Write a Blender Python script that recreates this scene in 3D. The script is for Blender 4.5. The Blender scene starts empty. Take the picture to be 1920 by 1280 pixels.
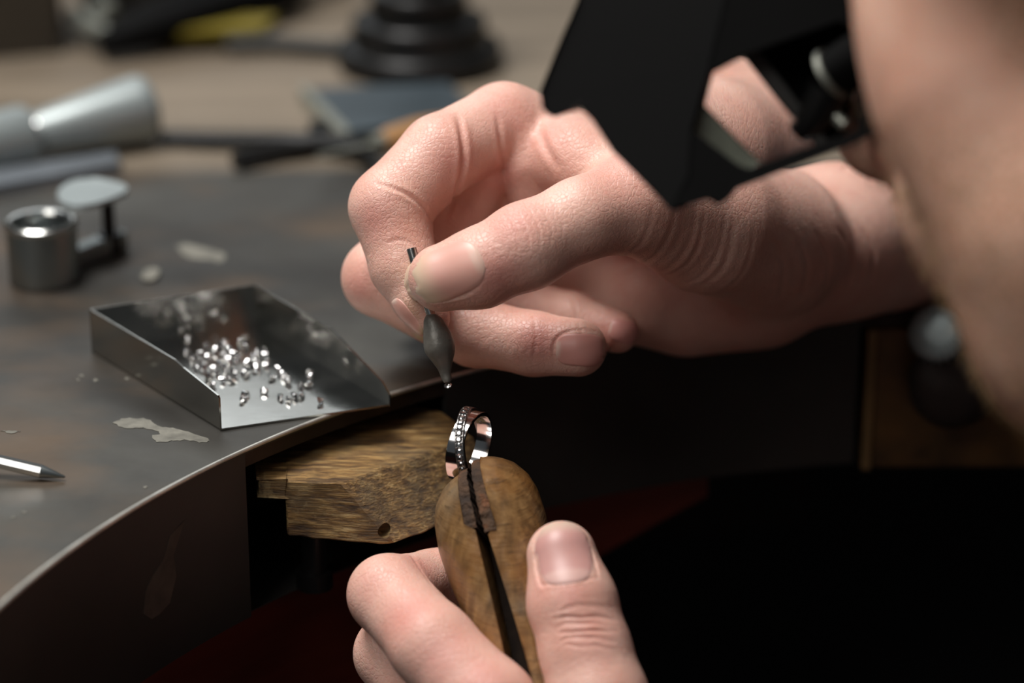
import bpy, bmesh, math, random
import numpy as np
from mathutils import Vector, Matrix
from mathutils.geometry import tessellate_polygon

# ------------------------------------------------------------------ camera, light, exposure
SC = bpy.context.scene
S = 0.01                                   # script works in centimetres
F, CAMH, PITCH = 5067.0, 28.8, math.radians(22)
COL = SC.collection
cam_d = bpy.data.cameras.new('camera'); cam = bpy.data.objects.new('camera', cam_d); COL.objects.link(cam)
cam_d.sensor_width = 36; cam_d.lens = 36 * F / 1920; cam_d.clip_start = 0.01
cam.location = (0, 0, CAMH * S); cam.rotation_euler = (math.pi / 2 - PITCH, 0, 0)
cam_d.dof.use_dof = True; cam_d.dof.focus_distance = 0.700; cam_d.dof.aperture_fstop = 5.0
SC.camera = cam
W = bpy.data.worlds.new('room_light'); SC.world = W; W.use_nodes = True
W.node_tree.nodes['Background'].inputs[0].default_value = (0.85, 0.93, 1.0, 1)
W.node_tree.nodes['Background'].inputs[1].default_value = 0.06
SC.view_settings.view_transform = 'Standard'; SC.view_settings.look = 'None'
SC.view_settings.exposure = 0.0; SC.view_settings.gamma = 1.0; SC.view_settings.use_curve_mapping = False

def area(name, loc, target, sx, sy, power, color):
    d = bpy.data.lights.new(name, 'AREA'); d.shape = 'RECTANGLE'; d.size = sx * S; d.size_y = sy * S
    d.energy = power; d.color = color
    o = bpy.data.objects.new(name, d); COL.objects.link(o)
    o.location = Vector(loc) * S
    o.rotation_euler = (Vector(target) - Vector(loc)).to_track_quat('-Z', 'Y').to_euler()
    return o
area('window_light', (-30, 222, 84), (-3, 68, 0), 110, 66, 4.2, (0.92, 0.97, 1.0))
area('ceiling_light', (-38, 78, 115), (2, 66, 0), 60, 45, 19.5, (1.0, 0.97, 0.94))
area('left_fill_light', (-75, -30, 125), (0, 64, 0), 90, 70, 9.0, (1.0, 0.96, 0.92))  # added soft fill from camera left, not an actual window

# ------------------------------------------------------------------ pixel <-> space
FW = np.array([0, math.cos(PITCH), -math.sin(PITCH)]); UP = np.array([0, math.sin(PITCH), math.cos(PITCH)])
RT = np.array([1.0, 0, 0]); CP = np.array([0, 0, CAMH])
def P(u, v, d): return CP + d * (FW + (u - 960) / F * RT - (v - 640) / F * UP)
def B(u, v, z=0.0):
    r = FW + (u - 960) / F * RT - (v - 640) / F * UP
    return CP + (z - CAMH) / r[2] * r
def unit(v): v = np.asarray(v, float); return v / np.linalg.norm(v)

# ------------------------------------------------------------------ object helpers
def link(o): COL.objects.link(o); return o
def tag(o, label=None, cat=None, group=None, kind=None):
    if label: o['label'] = label
    if cat: o['category'] = cat
    if group: o['group'] = group
    if kind: o['kind'] = kind
    return o
ORG = {}
def thing(name, loc, label, cat, group=None):
    o = link(bpy.data.objects.new(name, None)); o.location = Vector(loc) * S; o.empty_display_size = 0.01
    ORG[o.name] = np.asarray(loc, float)
    return tag(o, label, cat, group)
def mesh(name, v, f, mat, parent=None, smooth=True, org=None, sharp=None):
    v = np.asarray(v, float)
    if parent is not None: org = ORG[parent.name]
    elif org is None: org = np.array([v[:, 0].mean(), v[:, 1].mean(), v[:, 2].min()])
    org = np.asarray(org, float)
    me = bpy.data.meshes.new(name)
    me.from_pydata(((v - org) * S).tolist(), [], [list(map(int, q)) for q in f]); me.update()
    if mat is not None: me.materials.append(mat)
    if smooth: me.polygons.foreach_set('use_smooth', [True] * len(me.polygons))
    o = link(bpy.data.objects.new(name, me)); ORG[o.name] = org
    if parent is not None: o.parent = parent
    else: o.location = Vector(org) * S
    if smooth and sharp: me.set_sharp_from_angle(angle=math.radians(sharp))
    return o
def bevel(o, w, seg=2, ang=35):
    m = o.modifiers.new('bevel', 'BEVEL'); m.width = w * S; m.segments = seg; m.limit_method = 'ANGLE'
    m.angle_limit = math.radians(ang); m.harden_normals = False
    return o
class MB:
    def __init__(s): s.v = []; s.f = []
    def add(s, v, f):
        n = len(s.v); s.v += [tuple(map(float, q)) for q in v]; s.f += [[i + n for i in q] for q in f]; return s
    def box(s, lo, hi, R=None, o=(0, 0, 0)):
        x0, y0, z0 = lo; x1, y1, z1 = hi
        v = np.array([[x0,y0,z0],[x1,y0,z0],[x1,y1,z0],[x0,y1,z0],[x0,y0,z1],[x1,y0,z1],[x1,y1,z1],[x0,y1,z1]], float)
        if R is not None: v = v @ np.asarray(R).T
        return s.add(v + np.asarray(o), [[3,2,1,0],[4,5,6,7],[0,1,5,4],[1,2,6,5],[2,3,7,6],[3,0,4,7]])
    def prism(s, poly, off):                       # poly: 3-D loop, off: extrusion vector
        p = np.asarray(poly, float); n = len(p); q = p + np.asarray(off)
        t = tessellate_polygon([[Vector(a) for a in p]])
        f = [list(a) for a in t] + [[a[0] + n, a[2] + n, a[1] + n] for a in t]
        f += [[i, (i + 1) % n, (i + 1) % n + n, i + n] for i in range(n)]
        return s.add(np.vstack([p, q]), f)
    def prism_hole(s, outer, hole, off):
        a = np.asarray(outer, float); b = np.asarray(hole, float); p = np.vstack([a, b]); n = len(p); na = len(a)
        t = tessellate_polygon([[Vector(q) for q in a], [Vector(q) for q in b]])
        f = [list(q) for q in t] + [[q[0] + n, q[2] + n, q[1] + n] for q in t]
        f += [[i, (i + 1) % na, (i + 1) % na + n, i + n] for i in range(na)]
        nb = len(b); f += [[na + (i + 1) % nb, na + i, na + i + n, na + (i + 1) % nb + n] for i in range(nb)]
        return s.add(np.vstack([p, p + np.asarray(off)]), f)
    def lathe(s, o, ax, prof, n=32, caps=True):    # prof: (distance along axis, radius)
        o = np.asarray(o, float); ax = unit(ax); e = unit(np.cross(ax, [0.3, 0.2, 1] if abs(ax[2]) < .9 else [1, 0, 0])); g = np.cross(ax, e)
        v = []; f = []
        for h, r in prof:
            for i in range(n):
                t = 2 * math.pi * i / n; v.append(o + ax * h + r * (math.cos(t) * e + math.sin(t) * g))
        m = len(prof)
        for j in range(m - 1):
            for i in range(n):
                a, b = j * n + i, j * n + (i + 1) % n; f.append([a, b, b + n, a + n])
        if caps: f.append(list(range(n))[::-1]); f.append(list(range((m - 1) * n, m * n)))
        return s.add(v, f)
    def tube(s, pts, rad, n=10):
        pts = [np.asarray(p, float) for p in pts]; m = len(pts); rad = rad if hasattr(rad, '__len__') else [rad] * m
        v = []; f = []; e = None
        for j, p in enumerate(pts):
            t = unit(pts[min(j + 1, m - 1)] - pts[max(j - 1, 0)])
            if e is None: e = unit(np.cross(t, [0.13, 0.31, 0.9]))
            e = unit(e - t * (e @ t)); g = np.cross(t, e)
            for i in range(n):
                a = 2 * math.pi * i / n; v.append(p + rad[j] * (math.cos(a) * e + math.sin(a) * g))
        for j in range(m - 1):
            for i in range(n):
                a, b = j * n + i, j * n + (i + 1) % n; f.append([a, b, b + n, a + n])
        f.append(list(range(n))[::-1]); f.append(list(range((m - 1) * n, m * n)))
        return s.add(v, f)
    def build(s, name, mat, parent=None, smooth=True, sharp=35, org=None):
        return mesh(name, s.v, s.f, mat, parent, smooth, org, sharp)

# ------------------------------------------------------------------ materials
def srgb(r, g, b): return tuple(((c / 255) / 12.92 if c / 255 <= .04045 else ((c / 255 + .055) / 1.055) ** 2.4) for c in (r, g, b)) + (1,)
class Mat:
    def __init__(s, name, base=(.5, .5, .5, 1), rough=.5, metal=0.0, **kw):
        s.m = bpy.data.materials.new(name); s.m.use_nodes = True; s.t = s.m.node_tree; s.n = s.t.nodes; s.l = s.t.links
        s.p = s.n['Principled BSDF']; s.set('Base Color', base); s.set('Roughness', rough); s.set('Metallic', metal)
        for k, v in kw.items(): s.set(k.replace('_', ' '), v)
        s.tc = s.n.new('ShaderNodeTexCoord'); s.bn = None
    def set(s, k, v):
        s.p.inputs[k].default_value = v
    def coords(s, scale=(1, 1, 1), rot=(0, 0, 0)):
        mp = s.n.new('ShaderNodeMapping'); mp.inputs['Scale'].default_value = scale; mp.inputs['Rotation'].default_value = rot
        s.l.new(s.tc.outputs['Object'], mp.inputs[0]); return mp.outputs[0]
    def noise(s, scale, vec=None, detail=4, rough=.55, dist=0):
        n = s.n.new('ShaderNodeTexNoise'); n.inputs['Scale'].default_value = scale; n.inputs['Detail'].default_value = detail
        n.inputs['Roughness'].default_value = rough; n.inputs['Distortion'].default_value = dist
        s.l.new(vec or s.tc.outputs['Object'], n.inputs['Vector']); return n.outputs['Fac']
    def voro(s, scale, vec=None, feat='F1'):
        n = s.n.new('ShaderNodeTexVoronoi'); n.feature = feat; n.inputs['Scale'].default_value = scale
        s.l.new(vec or s.tc.outputs['Object'], n.inputs['Vector']); return n.outputs['Distance']
    def ramp(s, fac, stops):
        r = s.n.new('ShaderNodeValToRGB'); e = r.color_ramp.elements
        while len(e) < len(stops): e.new(.5)
        for q, (p_, c) in zip(e, stops): q.position = p_; q.color = c if len(c) == 4 else tuple(c) + (1,)
        s.l.new(fac, r.inputs[0]); return r.outputs[0]
    def mix(s, fac, a, b, mode='MIX'):
        m = s.n.new('ShaderNodeMix'); m.data_type = 'RGBA'; m.blend_type = mode
        for k, x in ((0, fac), (6, a), (7, b)):
            if hasattr(x, 'is_linked') or hasattr(x, 'links'): s.l.new(x, m.inputs[k])
            else: m.inputs[k].default_value = x
        return m.outputs[2]
    def math(s, op, a, b=0.0):
        m = s.n.new('ShaderNodeMath'); m.operation = op
        for k, x in enumerate((a, b)):
            if hasattr(x, 'links'): s.l.new(x, m.inputs[k])
            else: m.inputs[k].default_value = x
        return m.outputs[0]
    def attr(s, name):
        a = s.n.new('ShaderNodeAttribute'); a.attribute_name = name; return a
    def color(s, out): s.l.new(out, s.p.inputs['Base Color']); return s
    def rough(s, out): s.l.new(out, s.p.inputs['Roughness']); return s
    def bump(s, out, strength=.3, dist=.0005):
        b = s.n.new('ShaderNodeBump'); b.inputs['Strength'].default_value = strength; b.inputs['Distance'].default_value = dist
        s.l.new(out, b.inputs['Height'])
        if s.bn: s.l.new(s.bn, b.inputs['Normal'])
        s.bn = b.outputs[0]; s.l.new(s.bn, s.p.inputs['Normal']); return s

# ------------------------------------------------------------------ distance-field modelling (bodies)
def smin(a, b, k):
    h = np.maximum(k - np.abs(a - b), 0) / k
    return np.minimum(a, b) - h * h * k * .25
class Seg:
    def __init__(s, a, b, ra, rb, flat=None):
        s.a = np.asarray(a, np.float32); s.b = np.asarray(b, np.float32); s.ra = ra; s.rb = rb; s.flat = flat
        s.d = s.b - s.a; s.l2 = max(float(s.d @ s.d), 1e-8)
    def __call__(s, p):
        w = p - s.a
        if s.flat is not None:
            n, k = s.flat; w = w + (w @ np.asarray(n, np.float32))[..., None] * np.asarray(n, np.float32) * np.float32(1 / k - 1)
        t = np.clip((w @ s.d) / s.l2, 0, 1)
        q = w - t[..., None] * s.d
        return np.sqrt((q * q).sum(-1)) - (s.ra + (s.rb - s.ra) * t)
def chain(nodes, flat=None):
    return [Seg(nodes[i][0], nodes[i + 1][0], nodes[i][1], nodes[i + 1][1], flat) for i in range(len(nodes) - 1)]
class Field:
    """core group blended into every limb; limbs meet each other with a crisp fold"""
    def __init__(s, core, kc, limbs, kh=.05, sub=()):
        s.core, s.kc, s.limbs, s.kh, s.sub = core, kc, limbs, kh, sub
    def grp(s, segs, k, p, cen, R):
        out = np.full(p.shape[:-1], 9.0, np.float32)
        for g in segs:
            if cen is None: out = smin(out, g(p), k); continue
            m = g(cen) < R + .9
            if m.any(): out[m] = smin(out[m], g(p[m]), k)
        return out
    def __call__(s, p, cen=None, R=0):
        p = np.asarray(p, np.float32)
        c = s.grp(s.core, s.kc, p, cen, R); out = c
        for segs, k, kb in s.limbs:
            out = smin(out, smin(s.grp(segs, k, p, cen, R), c, kb), s.kh)
        for g, k in s.sub: out = -smin(-out, g(p), k)
        return out
    def surface(s, lo, hi, h, relax=3):
        lo = np.asarray(lo, float); nb = np.ceil((np.asarray(hi) - lo) / (8 * h)).astype(int)
        ii = np.stack(np.meshgrid(*[np.arange(n) for n in nb], indexing='ij'), -1).reshape(-1, 3)
        cen = (lo + (ii + .5) * 8 * h).astype(np.float32); fc = s(cen)
        R = 8 * h * .87
        act = np.abs(fc) < R * 1.35 + .05
        V = np.empty(nb * 8 + 1, np.float32)
        for q, f in zip(ii, fc): V[q[0]*8:q[0]*8+9, q[1]*8:q[1]*8+9, q[2]*8:q[2]*8+9] = f
        loc = np.stack(np.meshgrid(*[np.arange(9)] * 3, indexing='ij'), -1).reshape(-1, 3) * h
        A = ii[act]
        for c0 in range(0, len(A), 600):
            a = A[c0:c0 + 600]; base = lo + a * 8 * h
            val = s((base[:, None] + loc[None]).astype(np.float32), base.astype(np.float32) + np.float32(4 * h), R)
            for q, f in zip(a, val): V[q[0]*8:q[0]*8+9, q[1]*8:q[1]*8+9, q[2]*8:q[2]*8+9] = f.reshape(9, 9, 9)
        I = V < 0
        n0, n1, n2 = V.shape
        cnt = np.zeros((n0-1, n1-1, n2-1), np.int8)
        for a in (0, 1):
            for b in (0, 1):
                for c in (0, 1): cnt += I[a:n0-1+a, b:n1-1+b, c:n2-1+c]
        cells = np.argwhere((cnt > 0) & (cnt < 8)); idx = np.full(cnt.shape, -1, np.int32); idx[tuple(cells.T)] = np.arange(len(cells))
        acc = np.zeros((len(cells), 3)); num = np.zeros(len(cells))
        for ax in range(3):
            o1, o2 = [q for q in range(3) if q != ax]
            for b in (0, 1):
                for c in (0, 1):
                    off = np.zeros(3, int); off[o1] = b; off[o2] = c; off2 = off.copy(); off2[ax] = 1
                    va = V[tuple((cells + off).T)]; vb = V[tuple((cells + off2).T)]; m = (va < 0) != (vb < 0)
                    t = va[m] / (va[m] - vb[m]); pt = np.tile(off.astype(float), (m.sum(), 1)); pt[:, ax] = t
                    acc[m] += pt; num[m] += 1
        vert = lo + (cells + acc / num[:, None]) * h
        quads = []
        for ax in range(3):
            o1, o2 = (ax + 1) % 3, (ax + 2) % 3
            sl = [slice(1, -1)] * 3; sl[ax] = slice(0, -1); s2 = list(sl); s2[ax] = slice(1, None)
            d = I[tuple(sl)] != I[tuple(s2)]; e = np.argwhere(d) + 1; e[:, ax] -= 1
            neg = I[tuple(e.T)]; q = []
            for b, c in ((-1, -1), (0, -1), (0, 0), (-1, 0)):
                k = e.copy(); k[:, o1] += b; k[:, o2] += c; q.append(idx[tuple(k.T)])
            q = np.stack(q, 1); q[~neg] = q[~neg][:, ::-1]; quads.append(q)
        quads = np.vstack(quads); quads = quads[(quads >= 0).all(1)]
        E = np.vstack([quads[:, [0, 1]], quads[:, [1, 2]], quads[:, [2, 3]], quads[:, [3, 0]]])
        for k in range(relax):
            sm = np.zeros_like(vert); w = np.zeros(len(vert))
            for c in range(3): sm[:, c] = np.bincount(E[:, 0], vert[E[:, 1], c], len(vert)) + np.bincount(E[:, 1], vert[E[:, 0], c], len(vert))
            w = np.bincount(E[:, 0], minlength=len(vert)) + np.bincount(E[:, 1], minlength=len(vert))
            vert = vert * .5 + .5 * sm / np.maximum(w, 1)[:, None]
        return vert, quads
    def pick(s, uv, d0, d1):
        """points of the surface under image positions uv, searched between depths d0 and d1"""
        uv = np.asarray(uv, float); r = FW + ((uv[:, :1] - 960) / F) * RT - ((uv[:, 1:2] - 640) / F) * UP
        t = np.full(len(uv), d0)
        for _ in range(90):
            f = s(CP + r * t[:, None]); t = np.minimum(t + np.clip(f, -.3, .6) * .75, d1)
        return CP + r * t[:, None], t < d1 - .01
    def normal(s, p):
        e = .03; g = np.stack([s(p + np.eye(3)[i] * e) - s(p - np.eye(3)[i] * e) for i in range(3)], -1)
        return g / np.maximum(np.linalg.norm(g, axis=-1, keepdims=True), 1e-9)
def vnormals(v, q):
    a, b, c, d = (v[q[:, i]] for i in range(4)); n = np.cross(c - a, d - b); out = np.zeros_like(v)
    for i in range(4):
        for k in range(3): out[:, k] += np.bincount(q[:, i], n[:, k], len(v))
    return out / np.maximum(np.linalg.norm(out, axis=1, keepdims=True), 1e-12)
def polydist(v, line):
    best = np.full(len(v), 1e9); par = np.zeros(len(v)); n = len(line) - 1
    for k, (a, b) in enumerate(zip(line[:-1], line[1:])):
        d = b - a; t = np.clip(((v - a) @ d) / max(d @ d, 1e-9), 0, 1); ds = np.linalg.norm(v - a - t[:, None] * d, axis=1)
        m = ds < best; best[m] = ds[m]; par[m] = (k + t[m]) / n
    return best, par
def densify(pts, n=6):
    pts = [np.asarray(p, float) for p in pts]; out = []
    for i in range(len(pts) - 1):
        p0, p1, p2, p3 = pts[max(i - 1, 0)], pts[i], pts[i + 1], pts[min(i + 2, len(pts) - 1)]
        for k in range(n):
            t = k / n; out.append(.5 * (2 * p1 + (p2 - p0) * t + (2 * p0 - 5 * p1 + 4 * p2 - p3) * t * t + (3 * p1 - p0 - 3 * p2 + p3) * t ** 3))
    return np.array(out + [pts[-1]])
# ------------------------------------------------------------------ material library
M = {}
def simple(name, rgb, rough=.5, metal=0., nscale=None, namp=.25, bscale=None, bamp=.2, bdist=.0003, **kw):
    m = Mat(name, srgb(*rgb), rough, metal, **kw); c = srgb(*rgb)
    if nscale:
        f = m.noise(nscale)
        m.color(m.ramp(f, [(.3, tuple(x * (1 - namp) for x in c[:3])), (.7, tuple(min(1, x * (1 + namp)) for x in c[:3]))]))
    if bscale: m.bump(m.noise(bscale), bamp, bdist)
    M[name] = m.m; return m
# aged steel of the bench top: grey-green patina, rust tints, fine scratches
m = Mat('steel_plate', rough=.42, metal=.45); m.set('Specular IOR Level', .35)
n1 = m.noise(9, detail=6, dist=.4); n2 = m.noise(32, detail=5); n3 = m.noise(5.5, m.coords(rot=(0, 0, .7)), detail=3)
c = m.ramp(n1, [(.28, (.020, .018, .016)), (.5, (.046, .043, .038)), (.72, (.088, .085, .074))])
rust = m.ramp(m.math('MULTIPLY', m.noise(14, m.coords((1, 1.6, 1)), detail=6), n3), [(.22, (0, 0, 0)), (.34, (1, 1, 1))])
c = m.mix(m.math('MULTIPLY', rust, .45), c, (.17, .10, .05, 1))
m.color(c); m.rough(m.ramp(n2, [(.3, (.40,) * 3), (.7, (.58,) * 3)]))
m.bump(m.noise(900, detail=3), .08, .0002); m.bump(n2, .08, .001); M['steel_plate'] = m.m
m = Mat('steel_apron', rough=.5, metal=.6)
n1 = m.noise(14, detail=6); m.color(m.ramp(n1, [(.3, (.034, .033, .031)), (.75, (.066, .063, .058))]))
m.bump(m.noise(300, detail=4), .1, .0002); M['steel_apron'] = m.m
simple('bench_edge', (46, 34, 27), .6, .35, 60, .6, 250, .4)
simple('edge_highlight', (214, 214, 206), .42, .9, 120, .25)  # pale steel standing in for the highlight along the rim
simple('residue', (112, 110, 101), .75, .1, 220, .35, 400, .6)
simple('residue_dim', (88, 76, 66), .8, 0, 160, .3)
# timber of the rear bench top
m = Mat('grey_wood', rough=.6)
n1 = m.noise(6, m.coords((1, 7, 1)), detail=6); n2 = m.noise(5)
c = m.ramp(n1, [(.3, srgb(92, 82, 69)), (.7, srgb(136, 123, 106))])
m.color(m.mix(m.math('MULTIPLY', m.ramp(n2, [(.5, (0,) * 3), (.7, (1,) * 3)]), .4), c, srgb(92, 78, 62))); m.bump(n1, .15); M['grey_wood'] = m.m
m = Mat('red_wood', rough=.45)
n1 = m.noise(8, m.coords((1, 1, 9)), detail=6); m.color(m.ramp(n1, [(.3, srgb(84, 28, 18)), (.7, srgb(126, 50, 34))])); m.bump(n1, .2); M['red_wood'] = m.m
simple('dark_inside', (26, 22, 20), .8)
simple('ledge', (60, 58, 56), .6, .3, 40, .3)
# bench pin: weathered beech, grain along x, dark grime, saw and file cuts
m = Mat('pin_wood', rough=.62)
g1 = m.noise(48, m.coords((1, 9, 15), (0, .06, .05)), detail=8, rough=.7); g2 = m.noise(150, m.coords((1, 8, 16), (0, .06, .05)), detail=4)
g3 = m.noise(70, m.coords((1.2, .22, 1), (0, 0, .7)), detail=5, rough=.7); d1 = m.noise(60, detail=5)
c = m.ramp(g1, [(.36, srgb(70, 46, 22)), (.47, srgb(140, 104, 56)), (.56, srgb(182, 144, 86)), (.68, srgb(222, 190, 132))])
c = m.mix(m.math('MULTIPLY', m.ramp(g2, [(.45, (1,) * 3), (.6, (0,) * 3)]), .55), c, srgb(62, 42, 22))
c = m.mix(m.math('MULTIPLY', m.ramp(d1, [(.46, (0,) * 3), (.66, (1,) * 3)]), .55), c, srgb(84, 76, 60))
c = m.mix(m.math('MULTIPLY', m.ramp(g3, [(.58, (0,) * 3), (.64, (1,) * 3)]), .5), c, srgb(190, 164, 116))
m.color(c); m.bump(g1, .9, .0014); m.bump(g2, .7, .0008); m.bump(g3, .35, .0006); M['pin_wood'] = m.m
# ring clamp: varnished brown wood, greyed where worn
m = Mat('clamp_wood', rough=.36)
g1 = m.noise(40, m.coords((9, 9, 1.2)), detail=6); g2 = m.noise(60, detail=5); g3 = m.noise(150, m.coords((1, 1, 7)), detail=4)
c = m.ramp(g1, [(.3, srgb(82, 60, 36)), (.5, srgb(116, 86, 52)), (.7, srgb(140, 108, 68))])
c = m.mix(m.math('MULTIPLY', m.ramp(g2, [(.45, (0,) * 3), (.68, (1,) * 3)]), .65), c, srgb(136, 90, 42))
c = m.mix(m.math('MULTIPLY', m.ramp(m.noise(34, detail=3), [(.55, (0,) * 3), (.7, (1,) * 3)]), .6), c, srgb(126, 116, 98))
c = m.mix(m.math('MULTIPLY', m.ramp(g3, [(.60, (0,) * 3), (.66, (1,) * 3)]), .55), c, srgb(70, 50, 30))
m.color(c); m.bump(g1, .3, .0006); m.bump(g3, .4, .0006); m.set('Coat Weight', .25); m.set('Coat Roughness', .25); M['clamp_wood'] = m.m
m = Mat('leather', rough=.85); n1 = m.noise(420, detail=5)
m.color(m.ramp(m.noise(150, detail=4), [(.35, srgb(40, 26, 16)), (.55, srgb(72, 49, 29)), (.7, srgb(116, 68, 36))])); m.bump(n1, 1.0, .0016); M['leather'] = m.m
m = Mat('wedge_wood', rough=.9); m.set('Specular IOR Level', .1); n1 = m.noise(50, m.coords((6, 6, 1)), detail=5)
m.color(m.ramp(n1, [(.3, srgb(16, 11, 9)), (.7, srgb(30, 22, 16))])); m.bump(n1, .2); M['wedge_wood'] = m.m
# metals, stones
simple('bright_steel', (196, 197, 194), .2, 1., bscale=500, bamp=.04)
m = Mat('tray_steel', srgb(186, 185, 180), .17, 1.0); n1 = m.noise(60, m.coords((1, 1, 1)), detail=5)
m.rough(m.ramp(n1, [(.35, (.10,) * 3), (.7, (.20,) * 3)])); m.bump(n1, .03, .0006); M['tray_steel'] = m.m
simple('tray_outside', (120, 118, 112), .38, 1., 30, .2, 200, .06)
simple('satin_steel', (150, 156, 156), .33, 1., 30, .1)
simple('dull_silver', (150, 158, 158), .42, .5, 20, .12)
simple('white_gold', (218, 217, 216), .12, 1.); simple('pave_metal', (150, 148, 146), .3, 1.)
simple('grey_bar', (112, 118, 124), .4, .3, 25, .15)
simple('black_metal', (24, 24, 24), .35, .3, 20, .3)
simple('black_plastic', (12, 12, 12), .55, 0., Specular_IOR_Level=.12)
simple('soft_black', (5, 5, 5), .7, Specular_IOR_Level=.1)
simple('slate', (62, 72, 78), .5, .3, 20, .3)
simple('pale_metal', (150, 152, 142), .4, .7)
simple('tan_wood', (150, 110, 66), .55, 0, 40, .3)
simple('dull_tan', (56, 48, 36), .8, 0, 12, .5)
simple('yellow', (118, 104, 22), .7, 0, 10, .3)
simple('lens_edge', (104, 108, 96), .4, .2, 90, .35); simple('dark_grey', (48, 48, 46), .6, .2, 15, .3)
simple('dark_brown', (44, 34, 30), .75, 0, 30, .3, 120, .5)
simple('ribbed_grey', (150, 160, 160), .5, .4)
simple('brass_wood', (86, 60, 26), .5, .1, 60, .7)
simple('edge_wood', (130, 102, 62), .6, 0, 40, .2)
m = Mat('wax', rough=.42, metal=.25); n1 = m.noise(300, detail=6); n2 = m.noise(90, detail=4)
m.color(m.ramp(n2, [(.3, srgb(82, 80, 74)), (.7, srgb(128, 124, 116))])); m.bump(n1, .6, .0005); m.bump(n2, .5, .001); M['wax'] = m.m
def glass(name, ior, rough=0.0, col=(1, 1, 1, 1)):
    m = Mat(name, col, rough); m.set('IOR', ior); m.set('Transmission Weight', 1.0); M[name] = m.m
glass('gem', 2.2); M['gem'].node_tree.nodes['Principled BSDF'].inputs['Metallic'].default_value = .35; glass('lens', 1.5)
# skin: pores and fine lines as relief, blotches as colour; 'flush' marks reddened places
def skin(name, light, mid, red, sc=1.0, bump=1.0):
    m = Mat(name, rough=.40); m.set('Subsurface Weight', .32); m.set('Subsurface Radius', (1.0, .35, .2)); m.set('Subsurface Scale', .0028)
    m.set('Specular IOR Level', .45)
    n1 = m.noise(70 * sc, detail=5); n2 = m.noise(260 * sc, detail=4)
    c = m.ramp(n1, [(.3, mid), (.7, light)])
    a = m.attr('flush'); f = m.math('MULTIPLY', a.outputs['Fac'], m.ramp(n1, [(.3, (.65,) * 3), (.7, (1,) * 3)]))
    c = m.mix(f, c, red)
    c = m.mix(m.math('MULTIPLY', m.ramp(n2, [(.55, (0,) * 3), (.75, (1,) * 3)]), .22), c, red)
    b = m.attr('stubble'); c = m.mix(m.math('MULTIPLY', b.outputs['Fac'], m.ramp(m.noise(900, detail=2), [(.42, (0,) * 3), (.6, (1,) * 3)])), c, srgb(112, 88, 60))
    y = m.attr('stain'); c = m.mix(y.outputs['Fac'], c, srgb(196, 156, 98))
    m.color(c)
    w1 = m.voro(850 * sc, m.coords((1, 1, 1)), 'DISTANCE_TO_EDGE'); w2 = m.noise(1500 * sc, detail=2); w3 = m.noise(420 * sc, m.coords((1, 3.2, 1), (.4, .3, .6)), detail=3)
    m.bump(w3, .34 * bump, .0006); m.bump(m.ramp(w1, [(0, (0,) * 3), (.12, (1,) * 3)]), .30 * bump, .0003); m.bump(w2, .10 * bump, .0003)
    M[name] = m.m
skin('skin', srgb(231, 189, 173), srgb(219, 166, 149), srgb(207, 126, 117))
m = Mat('nail', rough=.42); m.set('Subsurface Weight', .2); m.set('Subsurface Radius', (1, .5, .35)); m.set('Subsurface Scale', .0015)
m.color(m.mix(m.math('MULTIPLY', m.noise(300, detail=3), .15), m.attr('tone').outputs['Color'], srgb(220, 180, 160))); m.bump(m.noise(500, detail=3), .06, .0003); M['nail'] = m.m
simple('hair', (74, 54, 38), .6); simple('stubble_hair', (150, 118, 78), .6)
simple('shirt', (16, 16, 18), .9, 0, 60, .3, 500, .3)
simple('floor', (6, 5, 5), .9, 0, 4, .3, Specular_IOR_Level=.05); simple('plaster', (92, 88, 80), .9, 0, 3, .15)
# ------------------------------------------------------------------ setting and bench
mb = MB(); mb.box((-220, -120, -80), (220, 235, -78)); tag(mb.build('floor', M['floor'], smooth=False), 'dark floor under the workbench', None, kind='structure')
mb = MB(); mb.box((-220, 230, -78), (220, 235, 170)); tag(mb.build('wall_back', M['plaster'], smooth=False), 'dim plaster wall behind the bench', None, kind='structure')
AC, AR = np.array([14.48, 46.27]), 27.66                    # circular cut-out of the bench front
def arc(t, r=AR, z=0.0): return np.array([AC[0] + r * math.cos(t), AC[1] + r * math.sin(t), z])
def ang(x, y): return math.atan2(y - AC[1], x - AC[0])
tL, tG0, tG1, tR = math.radians(196), ang(-6.85, 63.74), ang(-1.91, 68.73), ang(10.2, 73.6)
bench = thing('workbench', (0, 80, -78), "steel-topped jeweller's workbench with a curved cut-out front edge", 'workbench')
rim = [arc(t) for t in np.linspace(tL, tR, 90)]
poly = rim + [np.array([60, 78, 0.]), np.array([60, 88, 0.]), np.array([20, 88.5, 0.]), np.array([-8, 86.5, 0.]), np.array([-30, 85.5, 0.]), np.array([-60, 85, 0.]), np.array([-60, 30, 0.]), np.array([-16, 30, 0.])]
mb = MB(); mb.prism([p + [0, 0, -.12] for p in poly], (0, 0, .12)); o = mb.build('steel_top', M['steel_plate'], bench, sharp=30); bevel(o, .06, 3)
mb = MB(); mb.tube([arc(t, AR + .02, -.022) for t in np.linspace(tL, tR, 120)], .062, 10); mb.build('edge_highlight', M['edge_highlight'], bench)  # bright tube models the rim's highlight as lighter metal
poly2 = [arc(t, AR + .05) for t in np.linspace(tL, tR, 90)] + [np.array([60, 78.1, 0.]), np.array([60, 130, 0.]), np.array([-60, 130, 0.]), np.array([-60, 30, 0.]), np.array([-16, 30, 0.])]
mb = MB(); mb.prism([p + [0, 0, -.52] for p in poly2], (0, 0, .395)); mb.build('board', M['bench_edge'], bench, sharp=30)
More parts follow.
